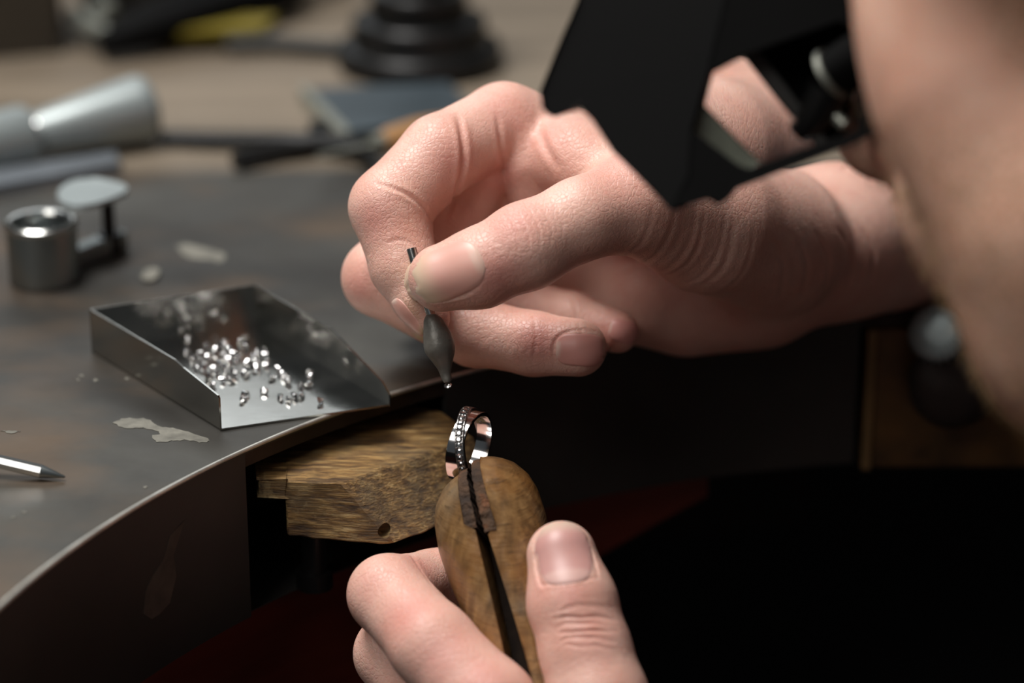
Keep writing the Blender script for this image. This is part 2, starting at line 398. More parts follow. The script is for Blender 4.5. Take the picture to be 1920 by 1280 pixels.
for i in range(6):                                            # planks of the rear top
    y0 = 85 + i * 7.5
    mb = MB(); mb.box((-60, y0 + .04, -.12), (60, y0 + 7.46, -.02 - .015 * (i % 2))); o = mb.build('plank', M['grey_wood'], bench, smooth=False)
def apron(t0, t1, r0, r1, z0, z1, n):
    v = []; f = []
    for t in np.linspace(t0, t1, n):
        for r, z in ((r0, z0), (r0, z1), (r1, z1), (r1, z0)): v.append(arc(t, r, z))
    for j in range(n - 1):
        for k in range(4): a = j * 4 + k; b = j * 4 + (k + 1) % 4; f.append([a, b, b + 4, a + 4])
    f += [[3, 2, 1, 0], [4 * n - 4, 4 * n - 3, 4 * n - 2, 4 * n - 1]]
    return v, f
for a, b in ((tL, tG0), (tG1, tR)):
    v, f = apron(a, b, AR, AR + .22, -4.85, -.125, 50); mesh('steel_apron', v, f, M['steel_apron'], bench, True, sharp=30)
v, f = apron(tL, ang(6.2, 72.6), AR + 1.0, AR + 2.4, -9.3, -4.9, 80); v = np.array(v); low = v[:, 2] < -9; v[low, 2] += np.clip((v[low, 0] + 2) / 8.0, 0, 1) * 3.4
mesh('wooden_rail', v, f, M['red_wood'], bench, True, sharp=30)
v, f = apron(tL, tR, AR + .25, AR + 5.2, -4.895, -4.86, 80); mesh('ledge', v, f, M['ledge'], bench, True, sharp=30)
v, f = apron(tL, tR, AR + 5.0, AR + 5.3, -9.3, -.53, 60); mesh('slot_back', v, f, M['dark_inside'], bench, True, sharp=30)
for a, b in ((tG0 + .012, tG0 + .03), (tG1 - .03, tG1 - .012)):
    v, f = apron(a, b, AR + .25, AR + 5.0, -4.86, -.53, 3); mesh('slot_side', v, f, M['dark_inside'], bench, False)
mb = MB(); mb.box((-60, 92, -78), (60, 93, -.56)); mb.build('kneehole_shade_panel', M['dark_inside'], bench, smooth=False)  # added dark board hiding the floor, stands in for under-bench shade
for x in (-50, 50):
    for y in (97, 125):
        mb = MB(); mb.box((x - 3, y - 3, -78), (x + 3, y + 3, -.55)); mb.build('leg', M['red_wood'], bench, smooth=False)
def patch(name, outline, z, mat, parent, seed=0, th=.012):    # thin crust with a ragged outline
    rnd = random.Random(seed); c = densify([np.array(q + (0,), float) for q in outline + outline[:1]], 5)[:-1]
    pts = [B(q[0] + rnd.uniform(-2, 2), q[1] + rnd.uniform(-1.2, 1.2), z) for q in c]
    mb = MB(); mb.prism(pts, (0, 0, th)); return mb.build(name, mat, parent, smooth=False)
patch('dried_crust', [(212, 792), (235, 785), (275, 786), (300, 800), (330, 804), (365, 814), (392, 824), (380, 830), (350, 825), (320, 827), (295, 828), (285, 818), (300, 812), (270, 803), (235, 803)], .001, M['residue'], bench, 1)
patch('dried_crust', [(328, 462), (350, 458), (395, 468), (422, 478), (412, 490), (385, 486), (350, 482)], .001, M['residue'], bench, 2)
patch('dried_crust', [(2, 808), (20, 808), (38, 809), (20, 812)], .001, M['residue'], bench, 3)
for u, v in ((145, 712), (180, 713), (237, 710), (45, 960), (25, 970), (272, 913), (152, 704)):
    patch('dried_crust', [(u - 4, v), (u, v - 2), (u + 4, v), (u, v + 2)], .001, M['residue'], bench, u)
# smears on the front apron
def apron_pick(u, v):
    r = FW + (u - 960) / F * RT - (v - 640) / F * UP; o = CP[:2] - AC
    a = r[:2] @ r[:2]; b = 2 * (o @ r[:2]); c = o @ o - (AR - .006) ** 2; t = (-b + math.sqrt(b * b - 4 * a * c)) / (2 * a)
    return CP + t * r
for k, pl in enumerate([[(345, 975), (338, 1000), (325, 1040), (330, 1080), (318, 1130), (300, 1150), (284, 1160), (268, 1150), (272, 1110), (285, 1080), (306, 1050), (318, 1005)]]):
    pts = [apron_pick(*q) for q in pl]; mb = MB(); mb.prism(pts, np.append((pts[0][:2] - AC) / AR * -.01, 0)); mb.build('smear', M['residue_dim'], bench, smooth=False)
# light wooden block, knob and pad at the far right end of the cut-out
x0, y0 = 10.45, 73.55
blk = thing('bench_end_block', (13.5, 76, -5.1), 'brown wooden block with pale edge strip at the bench end', 'block')
mb = MB(); mb.box((x0 + .28, y0 + .05, -5.0), (19.5, 79, -.56)); bevel(mb.build('body', M['brass_wood'], blk, smooth=False), .05)
mb = MB(); mb.box((x0, y0 - .05, -5.05), (x0 + .27, 79, -.56)); bevel(mb.build('edge_strip', M['edge_wood'], blk, smooth=False), .03)
# ------------------------------------------------------------------ bench pin
pin = thing('bench_pin', (-4, 66, -2.7), 'worn wooden bench pin with sloped end jutting from the slot', 'bench pin')
def warp(v, amp, sc, seed):
    rnd = np.random.RandomState(seed); ph = rnd.uniform(0, 6.28, (6, 4)); d = rnd.normal(size=(6, 3)) * sc
    out = np.array(v, float)
    for k in range(6): out += amp / 3 * np.sin(out @ d[k] + ph[k, 0])[:, None] * unit(ph[k, 1:] - 3)[None]
    return out
zt, zb = -1.0, -2.6
A_ = (-6.63, 64.19, zt); Bq = (-4.42, 63.93, zt); Cq = (-1.05, 66.9, zt); Dq = (-1.9, 68.6, zt); Eq = (-5.2, 70.5, zt); Fq = (-7.1, 66.2, zt)
bm = bmesh.new()
def bmpoly(pts_top, pts_bot):
    vt = [bm.verts.new(p) for p in pts_top]; vb = [bm.verts.new(p) for p in pts_bot]; n = len(vt)
    bm.faces.new(vt); bm.faces.new(vb[::-1])
    for i in range(n): bm.faces.new([vt[i], vb[i], vb[(i + 1) % n], vt[(i + 1) % n]])
# upper tongue (left, thin) and main body with sloped nose
bmpoly([(-5.95, 64.10, zt), Bq, Cq, Dq, Eq, (-6.2, 68.0, zt)],
       [(-5.92, 64.06, zb), (-2.99, 63.42, zb), (-.35, 66.0, zb + .25), (-1.6, 67.9, zb), (-4.8, 69.8, zb), (-6.1, 67.6, zb)])
bmesh.ops.triangulate(bm, faces=bm.faces[:])
bmesh.ops.subdivide_edges(bm, edges=bm.edges[:], cuts=7, use_grid_fill=True)
bm.verts.ensure_lookup_table(); bm.faces.ensure_lookup_table()
v = np.array([x.co[:] for x in bm.verts]); f = [[q.index for q in p.verts] for p in bm.faces]
for i, x in enumerate(bm.verts): x.index = i
f = [[q.index for q in p.verts] for p in bm.faces]; bm.free()
rg = random.Random(4)
nose = np.exp(-((v[:, 0] + 2.95) ** 2 + (v[:, 1] - 63.6) ** 2) / .25); v[:, 0] -= nose * .15; v[:, 1] += nose * .15
v += np.array([[rg.uniform(-1, 1) for _ in range(3)] for _ in v]) * .018
body = mesh('body', v, f, M['pin_wood'], pin, True, sharp=28)
body.modifiers.new('soften', 'BEVEL').width = .05 * S
mb = MB(); mb.prism([(-6.63, 64.19, zt - .02), (-5.90, 64.105, zt - .02), (-6.1, 68.0, zt - .02), (-7.1, 67.5, zt - .02)], (0, 0, -.50))
bevel(mb.build('tongue', M['pin_wood'], pin, smooth=False), .05)
# drilled hole (dark, through the nose)
hc = P(722, 1007, 70.35)
cut = link(bpy.data.objects.new('hole_cutter', None)); bpy.data.objects.remove(cut)
mbh = MB(); mbh.lathe(hc + unit([.1, -1, -.02]) * .35, unit([-.1, 1, .02]), [(0, .19), (1.0, .17)], 18)
ho = mbh.build('drilled_hole_form', None, smooth=False)
bo = body.modifiers.new('hole', 'BOOLEAN'); bo.operation = 'DIFFERENCE'; bo.object = ho; bo.solver = 'EXACT'
dg = bpy.context.evaluated_depsgraph_get(); me2 = bpy.data.meshes.new_from_object(body.evaluated_get(dg))
body.modifiers.clear(); old = body.data; body.data = me2; bpy.data.meshes.remove(old); me2.name = 'body'
bpy.data.objects.remove(ho)
# mounting bolt below
mb = MB(); c = B(580, 1030, -4.8); mb.lathe((-5.35, 65.6, -4.86), (0, 0, 1), [(0, .5), (.5, .5), (.5, .34), (2.2, .34)], 24)
mb.build('clamp_bolt', M['black_metal'], pin)

# ------------------------------------------------------------------ ring clamp
a0, a1 = P(893, 872, 70.0), P(1003, 1330, 67.0); ax = unit(a1 - a0)
vdir = unit(P(910, 1000, 70) - CP); nrm = unit(np.cross(ax, vdir)); dep = np.cross(nrm, ax)
if nrm[0] < 0: nrm, dep = -nrm, -dep
if dep @ vdir < 0: dep = -dep
rot = math.radians(-11); nr = nrm * math.cos(rot) + dep * math.sin(rot); dp = -nrm * math.sin(rot) + dep * math.cos(rot)
clamp = thing('ring_clamp', a0 + ax * 11, 'worn brown wooden ring clamp held in the lower hand', 'ring clamp')
LEN = 11.0
def crad(s):
    key = [(0, .25), (.05, .52), (.15, .80), (.35, 1.05), (.7, 1.28), (1.1, 1.40), (1.8, 1.45), (2.6, 1.38), (3.6, 1.20), (4.6, 1.02), (5.6, .92), (7, .95), (9, 1.2), (10.3, 1.2), (10.8, .9), (11, .5)]
    xs, ys = zip(*key); return float(np.interp(s, xs, ys))
def jaw(side, off):
    v = []; f = []; ns, nt = 60, 20
    ss = np.concatenate([np.linspace(0, 1.2, 18), np.linspace(1.35, LEN, ns - 18)])
    for s_ in ss:
        r = crad(s_); g = .14 + .035 * max(0, s_ - 2.3)
        pe = 2.25 - off if side < 0 else 2.45
        if s_ < pe: g = .35 + .10 * ((s_ + off) / 2.4 - .5)
        for j in range(nt + 1):
            t = -math.pi / 2 + math.pi * j / nt
            x = max(r * math.cos(t), 0) ; y = r * math.sin(t)
            x = max(x, min(g, r * .55))
            v.append(a0 + ax * (s_ + off) + nr * side * x + dp * y * (1.0))
    m = nt + 1
    for i in range(len(ss) - 1):
        for j in range(m): a, b = i * m + j, i * m + (j + 1) % m; f.append([a, b, b + m, a + m])
    f.append(list(range(m))); f.append(list(range((len(ss) - 1) * m, len(ss) * m))[::-1])
    if side > 0: f = [q[::-1] for q in f]
    return mesh('jaw', v, f, M['clamp_wood'], clamp, True, sharp=45)
jaw(-1, .26); jaw(1, 0.0)
for side, off, s1 in ((-1, .22, 2.25), (1, .06, 2.45)):        # leather pads let into the jaws
    v = []; f = []; ss = np.linspace(.02, s1, 40); rg = random.Random(7 + side)
    for s_ in ss:
        r = crad(max(s_ - off, .02)) * .97 + .03 + rg.uniform(-.015, .015); lo = .075 + rg.uniform(-.015, .02); hi = .34 + .10 * (s_ / s1 - .5) + rg.uniform(-.01, .01)
        r2 = math.sqrt(max(r * r - hi * hi, .01)) + .02
        for x, y in ((lo, -r), ((lo + hi) / 2, -(r + r2) / 2 - .02), (hi, -r2), (hi, r2), (lo, r)): v.append(a0 + ax * s_ + nr * side * x + dp * y)
    for i in range(len(ss) - 1):
        for j in range(5): a, b = i * 5 + j, i * 5 + (j + 1) % 5; f.append([a, b, b + 5, a + 5])
    f += [[0, 1, 2, 3, 4], [len(v) - 5 + k for k in (4, 3, 2, 1, 0)]]
    mesh('leather_pad', v, f, M['leather'], clamp, True, sharp=50)
mb = MB(); v = []
for s_, w, d in ((2.5, .06, .5), (6, .2, .3), (10.9, .3, .6)):
    for x, y in ((-w, -d), (w, -d), (w, d), (-w, d)): v.append(a0 + ax * s_ + nr * x + dp * y)
mb.add(v, [[3, 2, 1, 0], [8, 9, 10, 11]] + [[i * 4 + j, i * 4 + (j + 1) % 4, i * 4 + 4 + (j + 1) % 4, i * 4 + 4 + j] for i in (0, 1) for j in range(4)])
mb.build('wedge', M['wedge_wood'], clamp, smooth=False)

# ------------------------------------------------------------------ stones
def gem_mesh(name='brilliant'):
    v = []; f = []
    for k in range(8): t = math.pi / 4 * (k + .5); v.append((.55 * math.cos(t), .55 * math.sin(t), .38))
    for k in range(8): t = math.pi / 4 * k; v.append((.82 * math.cos(t), .82 * math.sin(t), .22))
    for k in range(16): t = math.pi / 8 * k; v.append((math.cos(t), math.sin(t), .03))
    for k in range(16): t = math.pi / 8 * k; v.append((math.cos(t), math.sin(t), -.03))
    v.append((0, 0, -.86))
    f.append(list(range(8)))
    for k in range(8):
        f.append([k, (k - 1) % 8, 8 + k]); a = 8 + k; b = 8 + (k + 1) % 8
        f.append([k, a, 16 + 2 * k + 1, b]); f.append([a, 16 + 2 * k, 16 + 2 * k + 1]); f.append([b, 16 + 2 * k + 1, 16 + (2 * k + 2) % 16])
        f[-4] = [8 + k, k, (k - 1) % 8]
    for k in range(16): f.append([16 + k, 32 + k, 32 + (k + 1) % 16, 16 + (k + 1) % 16]); f.append([32 + k, 48, 32 + (k + 1) % 16])
    me = bpy.data.meshes.new(name); me.from_pydata(v, [], f); me.update(); me.validate()
    bmx = bmesh.new(); bmx.from_mesh(me); bmesh.ops.recalc_face_normals(bmx, faces=bmx.faces); bmx.to_mesh(me); bmx.free()
    me.materials.append(M['gem']); return me
GEM = gem_mesh()
def place(o, loc, r, nvec, spin=0.0, org=None):
    q = Vector(nvec).to_track_quat('Z', 'Y').to_matrix().to_4x4()
    loc = np.asarray(loc, float) - (org if org is not None else 0)
    o.matrix_local = Matrix.Translation(Vector(loc) * S) @ q @ Matrix.Rotation(spin, 4, 'Z') @ Matrix.Scale(r * S, 4)
    return o

# ------------------------------------------------------------------ diamond ring with two crossing bands
rc = P(885, 838, 70.05); th = math.radians(19.5)
e1 = np.array([math.sin(th), math.cos(th), 0]); n_ = np.array([math.cos(th), -math.sin(th), 0]); e2 = np.array([0, 0, 1.])
tilt = math.radians(-4); e2 = unit(e2 * math.cos(tilt) + n_ * math.sin(tilt) * -1); n_ = np.cross(e1, e2); n_ = n_ if n_[0] > 0 else -n_
ring = thing('ring', rc - e2 * .98, 'polished white metal ring of two crossing bands with a pave diamond row', 'ring')
RO = .97
def band(off, wid, r0, r1, n=120):                            # off(phi), wid(phi)
    v = []; f = []
    for i in range(n):
        ph = 2 * math.pi * i / n; d = e1 * math.cos(ph) + e2 * math.sin(ph); o_, w = off(ph), wid(ph) / 2
        for x, r in ((-w, r0), (-w, r1 - .012), (-w + .02, r1), (w - .02, r1), (w, r1 - .012), (w, r0)): v.append(rc + d * r + n_ * (o_ + x))
    for i in range(n):
        for j in range(6): a, b = i * 6 + j, i * 6 + (j + 1) % 6; c_, d_ = ((i + 1) % n) * 6 + j, ((i + 1) % n) * 6 + (j + 1) % 6; f.append([a, b, d_, c_])
    return v, f
# phi=pi is the near side, pi/2 the top
poff = lambda p: .25 * math.cos(p - math.radians(255)); pw = lambda p: .24
qoff = lambda p: -.08 + .10 * math.cos(p); qw = lambda p: .40
v, f = band(qoff, qw, RO - .11, RO - .01); plain = mesh('plain_band', v, f, M['white_gold'], ring, True, sharp=30)
v, f = band(poff, pw, RO - .10, RO + .05); pv = mesh('pave_band', v, f, M['pave_metal'], ring, True, sharp=30)
prong = bpy.data.meshes.new('bead'); bmx = bmesh.new(); bmesh.ops.create_icosphere(bmx, subdivisions=1, radius=1); bmx.to_mesh(prong); bmx.free(); prong.materials.append(M['white_gold'])
NST = 15
for i in range(NST):
    ph = math.radians(84 + i * 8.9); d = e1 * math.cos(ph) + e2 * math.sin(ph); c_ = rc + d * (RO + .062) + n_ * poff(ph)
    o = link(bpy.data.objects.new('stone', GEM)); o.parent = pv; place(o, c_, .084, d, i * .3, ORG[pv.name])
    ph2 = ph + math.radians(4.45); d2 = e1 * math.cos(ph2) + e2 * math.sin(ph2)
    for s_ in (-1, 1):
        o = link(bpy.data.objects.new('bead', prong)); o.parent = pv; place(o, rc + d2 * (RO + .065) + n_ * (poff(ph2) + s_ * .075), .024, d2, 0, ORG[pv.name])
for i, dg_ in enumerate((52, 38, 25)):                          # drill dimples inside the far side
    ph = math.radians(dg_); d = e1 * math.cos(ph) + e2 * math.sin(ph)
    mb = MB(); mb.lathe(rc + d * (RO - .125) + n_ * (qoff(ph) - .09), d, [(0, .012), (.0, .05), (.025, .055)], 14); mb.build('setting_hole', M['white_gold'], plain)

# ------------------------------------------------------------------ wax stick with stone
stick = thing('setting_stick', P(838, 712, 70), 'thin steel pick with bulging grey wax tip between thumb and forefinger', 'wax pick')
pts = [P(771, 466, 70.25), P(790, 535, 70.15), P(813, 604, 70)]
mb = MB(); mb.tube([pts[0], pts[1], pts[2], P(818, 622, 70)], [.135, .135, .125, .12], 14); mb.build('shaft', M['bright_steel'], stick)
prof = [(590, 808, 9), (598, 810, 16), (612, 815, 22), (632, 820, 27), (648, 824, 29), (660, 827, 27), (674, 830, 21), (688, 833, 14), (700, 835, 10), (710, 838, 9), (716, 839, 7)]
c3 = densify([P(u, v, 70) for v, u, r in prof], 3); r3 = densify([np.array([r / 72.4, 0, 0]) for v, u, r in prof], 3)[:, 0]
mb = MB(); mb.tube(list(c3), list(r3), 24); v = warp(np.array(mb.v), .02, 6, 3); mesh('wax_tip', v, mb.f, M['wax'], stick, True)
o = link(bpy.data.objects.new('gemstone', GEM)); place(o, P(840, 722.5, 70), .105, P(830, 690, 69.6) - P(840, 723, 70), .2)
ORG[o.name] = P(840, 722.5, 70); tag(o, 'single tiny clear gemstone stuck to the grey wax tip', 'gemstone')

# ------------------------------------------------------------------ tray
FL, FR, BL = B(413, 808), B(733, 762), B(172, 660); BR = np.array([-7.37, 72.43, 0]); hgt = 1.3
tray = thing('gem_tray', (FL + FR + BL + BR) / 4, 'shallow open-fronted polished steel tray of loose gems', 'tray')
ins = lambda p, q, k: p + (q - p) * k
t_ = .05
upz = np.array([0, 0, 1.])
mb = MB(); mb.prism([FL + upz * .02, FR + upz * .02, BR + upz * .02, BL + upz * .02], upz * t_); mb.build('floor_sheet', M['tray_steel'], tray, smooth=False)
def wall(prof_pts, inward, name, mat):
    mb = MB(); mb.prism(prof_pts, inward); o = mb.build(name, mat, tray, smooth=False); return o
inL = unit(np.cross(upz, FL - BL)) * t_; inL = inL if inL @ (FR - FL) > 0 else -inL
top = lambda p, h: p + upz * h
wall([FL, top(FL, .93), FL * .992 + BL * .008 + upz * 1.0, ins(FL, BL, .26) + upz * 1.22, ins(FL, BL, .32) + upz * hgt, top(BL, hgt), BL], inL, 'side_wall', M['tray_steel'])
wall([FR, top(FR, .35), ins(FR, BR, .05) + upz * .62, ins(FR, BR, .36) + upz * 1.2, ins(FR, BR, .42) + upz * hgt, top(BR, hgt), BR], -inL, 'side_wall', M['tray_steel'])
inB = unit(np.cross(upz, BR - BL)) * t_; inB = inB if inB @ (FL - BL) > 0 else -inB
wall([BL, BR, top(BR, hgt), top(BL, hgt)], inB, 'back_wall', M['tray_steel'])
rg = random.Random(11)
spots = [(345, 605), (352, 632), (350, 655), (358, 668), (372, 676), (380, 690), (375, 660), (392, 668), (400, 655), (388, 645), (398, 690), (408, 700), (412, 680), (418, 664), (426, 672), (412, 648), (405, 634), (420, 642),
         (428, 655), (434, 690), (428, 705), (418, 712), (440, 676), (450, 640), (458, 632), (462, 648), (448, 655), (446, 668), (462, 680), (470, 676), (482, 658), (484, 676), (498, 664), (495, 655), (500, 686), (480, 690), (462, 702), (455, 697), (440, 700),
         (520, 690), (526, 700), (535, 705), (540, 716), (510, 706), (580, 696), (580, 705), (578, 718), (562, 722), (565, 740), (552, 742), (540, 748), (525, 742), (495, 733), (460, 740), (455, 747), (600, 752), (566, 730), (500, 676), (435, 712), (392, 705), (384, 678), (366, 690), (398, 720), (420, 690), (438, 662), (474, 668)]
for i, (u, v) in enumerate(spots):
    r = rg.uniform(.10, .135); p = B(u, v + rg.uniform(-1, 1), .07 + r * .62)
    o = link(bpy.data.objects.new('gemstone', GEM)); nv = unit([rg.uniform(-.9, .9), rg.uniform(-.9, .9), rg.uniform(-.9, 1)]); place(o, p, r, nv, rg.uniform(0, 3)); ORG[o.name] = p
    special = {(600, 752): "loose gemstone nearest the tray's right front corner", (495, 733): 'lone gemstone on the bare front floor of the tray', (345, 605): 'loose gemstone farthest back at the left of the tray heap', (455, 747): 'front gemstone of the close pair near the tray mouth', (460, 740): 'rear gemstone of the close pair near the tray mouth'}
    tag(o, special.get((u, v), 'tiny clear round-cut gemstone in the loose heap on the steel tray'), 'gemstone', 'loose gemstones in the tray')

# ------------------------------------------------------------------ swivel-lid cup
cb = B(84, 524)
cup = thing('lidded_cup', cb, 'small steel cup with a swivel lid swung aside on a post', 'cup')
mb = MB(); mb.lathe(cb, (0, 0, 1), [(0, 1.0), (.05, 1.05), (1.72, 1.06), (1.84, 1.04), (1.88, .98), (1.84, .90), (1.5, .82), (.5, .78), (.45, 0.02)], 48, caps=False); mb.v.append(tuple(cb)); k = len(mb.v) - 1
mb.f += [[i + 1 if i < 47 else 0, i, k] for i in range(48)]; cupb = mb.build('cup_body', M['satin_steel'], cup, sharp=40)
mb = MB(); mb.lathe(cb + [0, 0, 1.70], (0, 0, 1), [(0, 1.075), (.06, 1.10), (.15, 1.09), (.21, 1.0), (.2, .9), (.1, .84), (0, .86)], 48, caps=False); mb.build('rim', M['bright_steel'], cupb)
pb = B(207, 474); fd = unit(pb - cb)
R_ = np.array([fd, np.cross(upz, fd), upz]).T
mb = MB(); mb.box((.95, -.28, 0), (np.linalg.norm(pb - cb) + .55, .28, .62), R_, cb); bevel(mb.build('foot', M['satin_steel'], cup, smooth=False), .06)
mb = MB(); mb.lathe(pb, (0, 0, 1), [(0, .36), (.68, .36), (.70, .2), (1.75, .2), (1.75, .3), (1.85, .3)], 24); mb.build('post', M['black_metal'], cup)
lid = []
for k in range(40):
    t = 2 * math.pi * k / 40; x = math.cos(t); lid.append(B(174 + 66 * x, 366 + (24 - 8 * x) * math.sin(t) * (1) - 6 * x, 1.95))
mb = MB(); mb.prism(lid, (0, 0, .13)); bevel(mb.build('lid', M['dull_silver'], cup, sharp=40), .04)
for k, (u, v) in enumerate(((72, 405), (92, 412))):
    mb = MB(); mb.lathe(B(u, v, .45 + 1.0), (0, 0, 1), [(-1.0, .17), (0, .2), (.12, .15), (.18, .02)], 14); mb.build('nub', M['bright_steel'], cup)
mb = MB(); s = [B(u, v, .0) for u, v in ((264, 522), (272, 512), (288, 507), (300, 512), (298, 522), (286, 530), (270, 530))]; mb.prism(s, (0, 0, .1)); tag(bevel(mb.build('white_chip', M['residue'], smooth=False), .02), 'small white chip on the bench between cup and tray', 'chip')

# ------------------------------------------------------------------ silver handpiece, bar, scriber
pa, pb2 = B(66, 252, .95), B(272, 204, 1.22); axh = unit(pb2 - pa); Lh = np.linalg.norm(pb2 - pa)
hp = thing('handpiece', (pa + pb2) / 2 * [1, 1, 0], 'flared silver tool body lying behind the lidded cup', 'tool')
mb = MB(); mb.lathe(pa, axh, [(0, .70), (.15, .76), (Lh * .5, 1.0), (Lh - .35, 1.20), (Lh - .1, 1.2), (Lh + .1, 1.1), (Lh + .22, .85), (Lh + .25, .1)], 40); mb.build('flared_body', M['dull_silver'], hp)
mb = MB(); mb.lathe(pa - axh * .1, -axh, [(0, .6), (.08, 1.0), (.3, 1.10), (4.5, 1.02), (4.6, .9)], 40); mb.build('collar', M['dull_silver'], hp)
mb = MB(); mb.lathe(pa - axh * .15, axh, [(0, .62), (.2, .66)], 32); mb.build('neck', M['bright_steel'], hp)
mb = MB(); q = [B(-70, 345), B(215, 303), B(226, 326), B(-70, 378)]; mb.prism(q, (0, 0, .35)); tag(bevel(mb.build('flat_bar', M['grey_bar'], smooth=False), .05), 'flat grey metal bar in front of the silver tool', 'bar')
sa, sb = B(-60, 851, .55), B(122, 894, .10); axs = unit(sb - sa); Ls = np.linalg.norm(sb - sa)
scr = thing('scriber', B(60, 880), 'pointed steel scriber lying at the left bench edge', 'scriber')
mb = MB(); mb.lathe(sa, axs, [(-5, .18), (Ls - .62, .18)], 8); mb.build('rod', M['bright_steel'], scr, sharp=20)
mb = MB(); mb.lathe(sb, -axs, [(0, .02), (.03, .035), (.6, .165), (.625, .17)], 20); mb.build('point', M['satin_steel'], scr, sharp=30)

# ------------------------------------------------------------------ background tools
cbk = B(787, 122)
st = thing('stepped_base', cbk, 'black stepped round metal base at the back of the bench', 'stand base')
for r, z0, z1 in ((3.15, 0, .95), (2.55, .95, 1.95), (1.85, 1.95, 3.0), (1.2, 3.0, 8)):
    mb = MB(); mb.lathe(cbk, (0, 0, 1), [(z0, r * .97), (z0 + .06, r), (z1 - .22, r), (z1 - .06, r * .97), (z1, r * .90)], 48); mb.build('step', M['black_metal'], st, sharp=50)
blk2 = thing('steel_block', B(700, 240), 'dark slate-coloured flat block with pale edge behind the upper hand', 'block')
q = [B(575, 192), B(840, 178), B(900, 240), B(650, 272)]
mb = MB(); mb.prism(q, (0, 0, .5)); bevel(mb.build('block_body', M['slate'], blk2, smooth=False), .04)
mb = MB(); mb.prism([B(562, 190), B(577, 190), B(656, 272), B(640, 278)], (0, 0, .56)); bevel(mb.build('edge_strip', M['pale_metal'], blk2, smooth=False), .03)
hd = thing('graver', B(740, 285), 'wooden handled tool with steel ferrule beside the slate block', 'hand tool')
ha, hb = B(716, 268, .75), B(880, 232, .75); axx = unit(hb - ha)
mb = MB(); mb.lathe(ha, axx, [(0, .38), (.3, .48), (1.5, .58), (3.0, .5), (3.3, .3)], 24); hdl = mb.build('handle', M['tan_wood'], hd)
mb = MB(); mb.lathe(ha, -axx, [(-.05, .36), (.35, .33), (.4, .1), (2.6, .08)], 20); mb.build('ferrule', M['pale_metal'], hdl)
pl = thing('pliers', B(500, 285), 'dark slim pliers lying across the middle of the bench', 'pliers')
for pth in ([(300, 258), (400, 262), (520, 262), (640, 268), (720, 292)], [(440, 302), (520, 284), (600, 274), (680, 286), (720, 318)]):
    mb = MB(); mb.tube([B(u, v, .35) for u, v in pth], [.28, .3, .3, .34, .1], 10); mb.build('arm', M['black_metal'], pl)
mb = MB(); mb.lathe(B(600, 270, 0), (0, 0, 1), [(0.02, .4), (.75, .4)], 20); mb.build('pivot', M['black_metal'], pl)
rodb = MB(); rodb.tube([B(425, 84, .35), B(520, 82, .35), B(650, 92, .35)], .34, 12); tag(rodb.build('dark_rod', M['dark_grey']), 'dark rod lying left of the black stepped base', 'rod')
yb = thing('yellow_case', B(400, 85), 'flat yellow case at the back left of the bench', 'case')
mb = MB(); mb.prism([B(300, 88), B(470, 84), B(520, 40), B(330, 44)], (0, 0, .7)); bevel(mb.build('case_body', M['yellow'], yb, smooth=False), .15)
mb = MB(); mb.prism([B(310, 70, .72), B(490, 62, .72), B(515, 42, .72), B(340, 44, .72)], (0, 0, .25)); bevel(mb.build('case_lid', M['yellow'], yb, smooth=False), .1)
bp = thing('large_pliers', B(200, 80), 'black handled pliers with steel jaws lying at the back left', 'pliers')
mb = MB(); mb.tube([B(190, 82, .7), B(300, 48, 1.1), B(420, 16, 1.2), B(560, -22, 1.0)], [.5, .75, .8, .7], 12); mb.build('handle', M['soft_black'], bp)
mb = MB(); mb.tube([B(210, 60, 1.0), B(300, 20, 1.4), B(420, -16, 1.4)], [.45, .6, .6], 12); mb.build('handle', M['soft_black'], bp)
mb = MB(); mb.tube([B(205, 70, .8), B(165, 50, .9), B(140, 22, 1.2)], [.45, .4, .3], 12); mb.build('jaw', M['pale_metal'], bp)
mb = MB(); mb.lathe(B(196, 62, .2), (0, 0, 1), [(0, .5), (1.2, .5), (1.3, .35)], 20); mb.build('pivot', M['pale_metal'], bp)
bx = thing('tan_box', B(50, 105), 'dull tan box standing in the far left corner', 'box')
mb = MB(); mb.prism([B(-120, 118), B(112, 100), B(120, 40), B(-120, 40)], (0, 0, 5)); bevel(mb.build('box_body', M['dull_tan'], bx, smooth=False), .1)
mb = MB(); mb.prism([B(-124, 120) + upz * 5.02, B(115, 102) + upz * 5.02, B(123, 39) + upz * 5.02, B(-124, 39) + upz * 5.02], (0, 0, .8)); bevel(mb.build('box_lid', M['dark_brown'], bx, smooth=False), .1)
rl = thing('dark_filler_roll', B(390, -75), 'dark roll added to darken the back left behind the yellow case', 'dark filler')  # invented dark shape, stands in for light falling off at the back
mb = MB(); mb.tube([B(150, -50, 1.9), B(300, -66, 2.0), B(460, -84, 2.0), B(640, -110, 1.9)], [1.5, 1.9, 1.9, 1.5], 20); v = warp(np.array(mb.v), .12, 1.5, 9); mesh('roll_body', v, mb.f, M['dark_grey'], rl, True)
for t in (.3, .7):
    a_ = B(150, -50, 1.95) * (1 - t) + B(640, -110, 1.95) * t; mb = MB(); mb.lathe(a_, B(640, -110, 1.9) - B(150, -50, 1.9), [(0, 1.95), (.05, 2.02), (.5, 2.02), (.55, 1.95)], 24); mb.build('tie', M['soft_black'], rl)
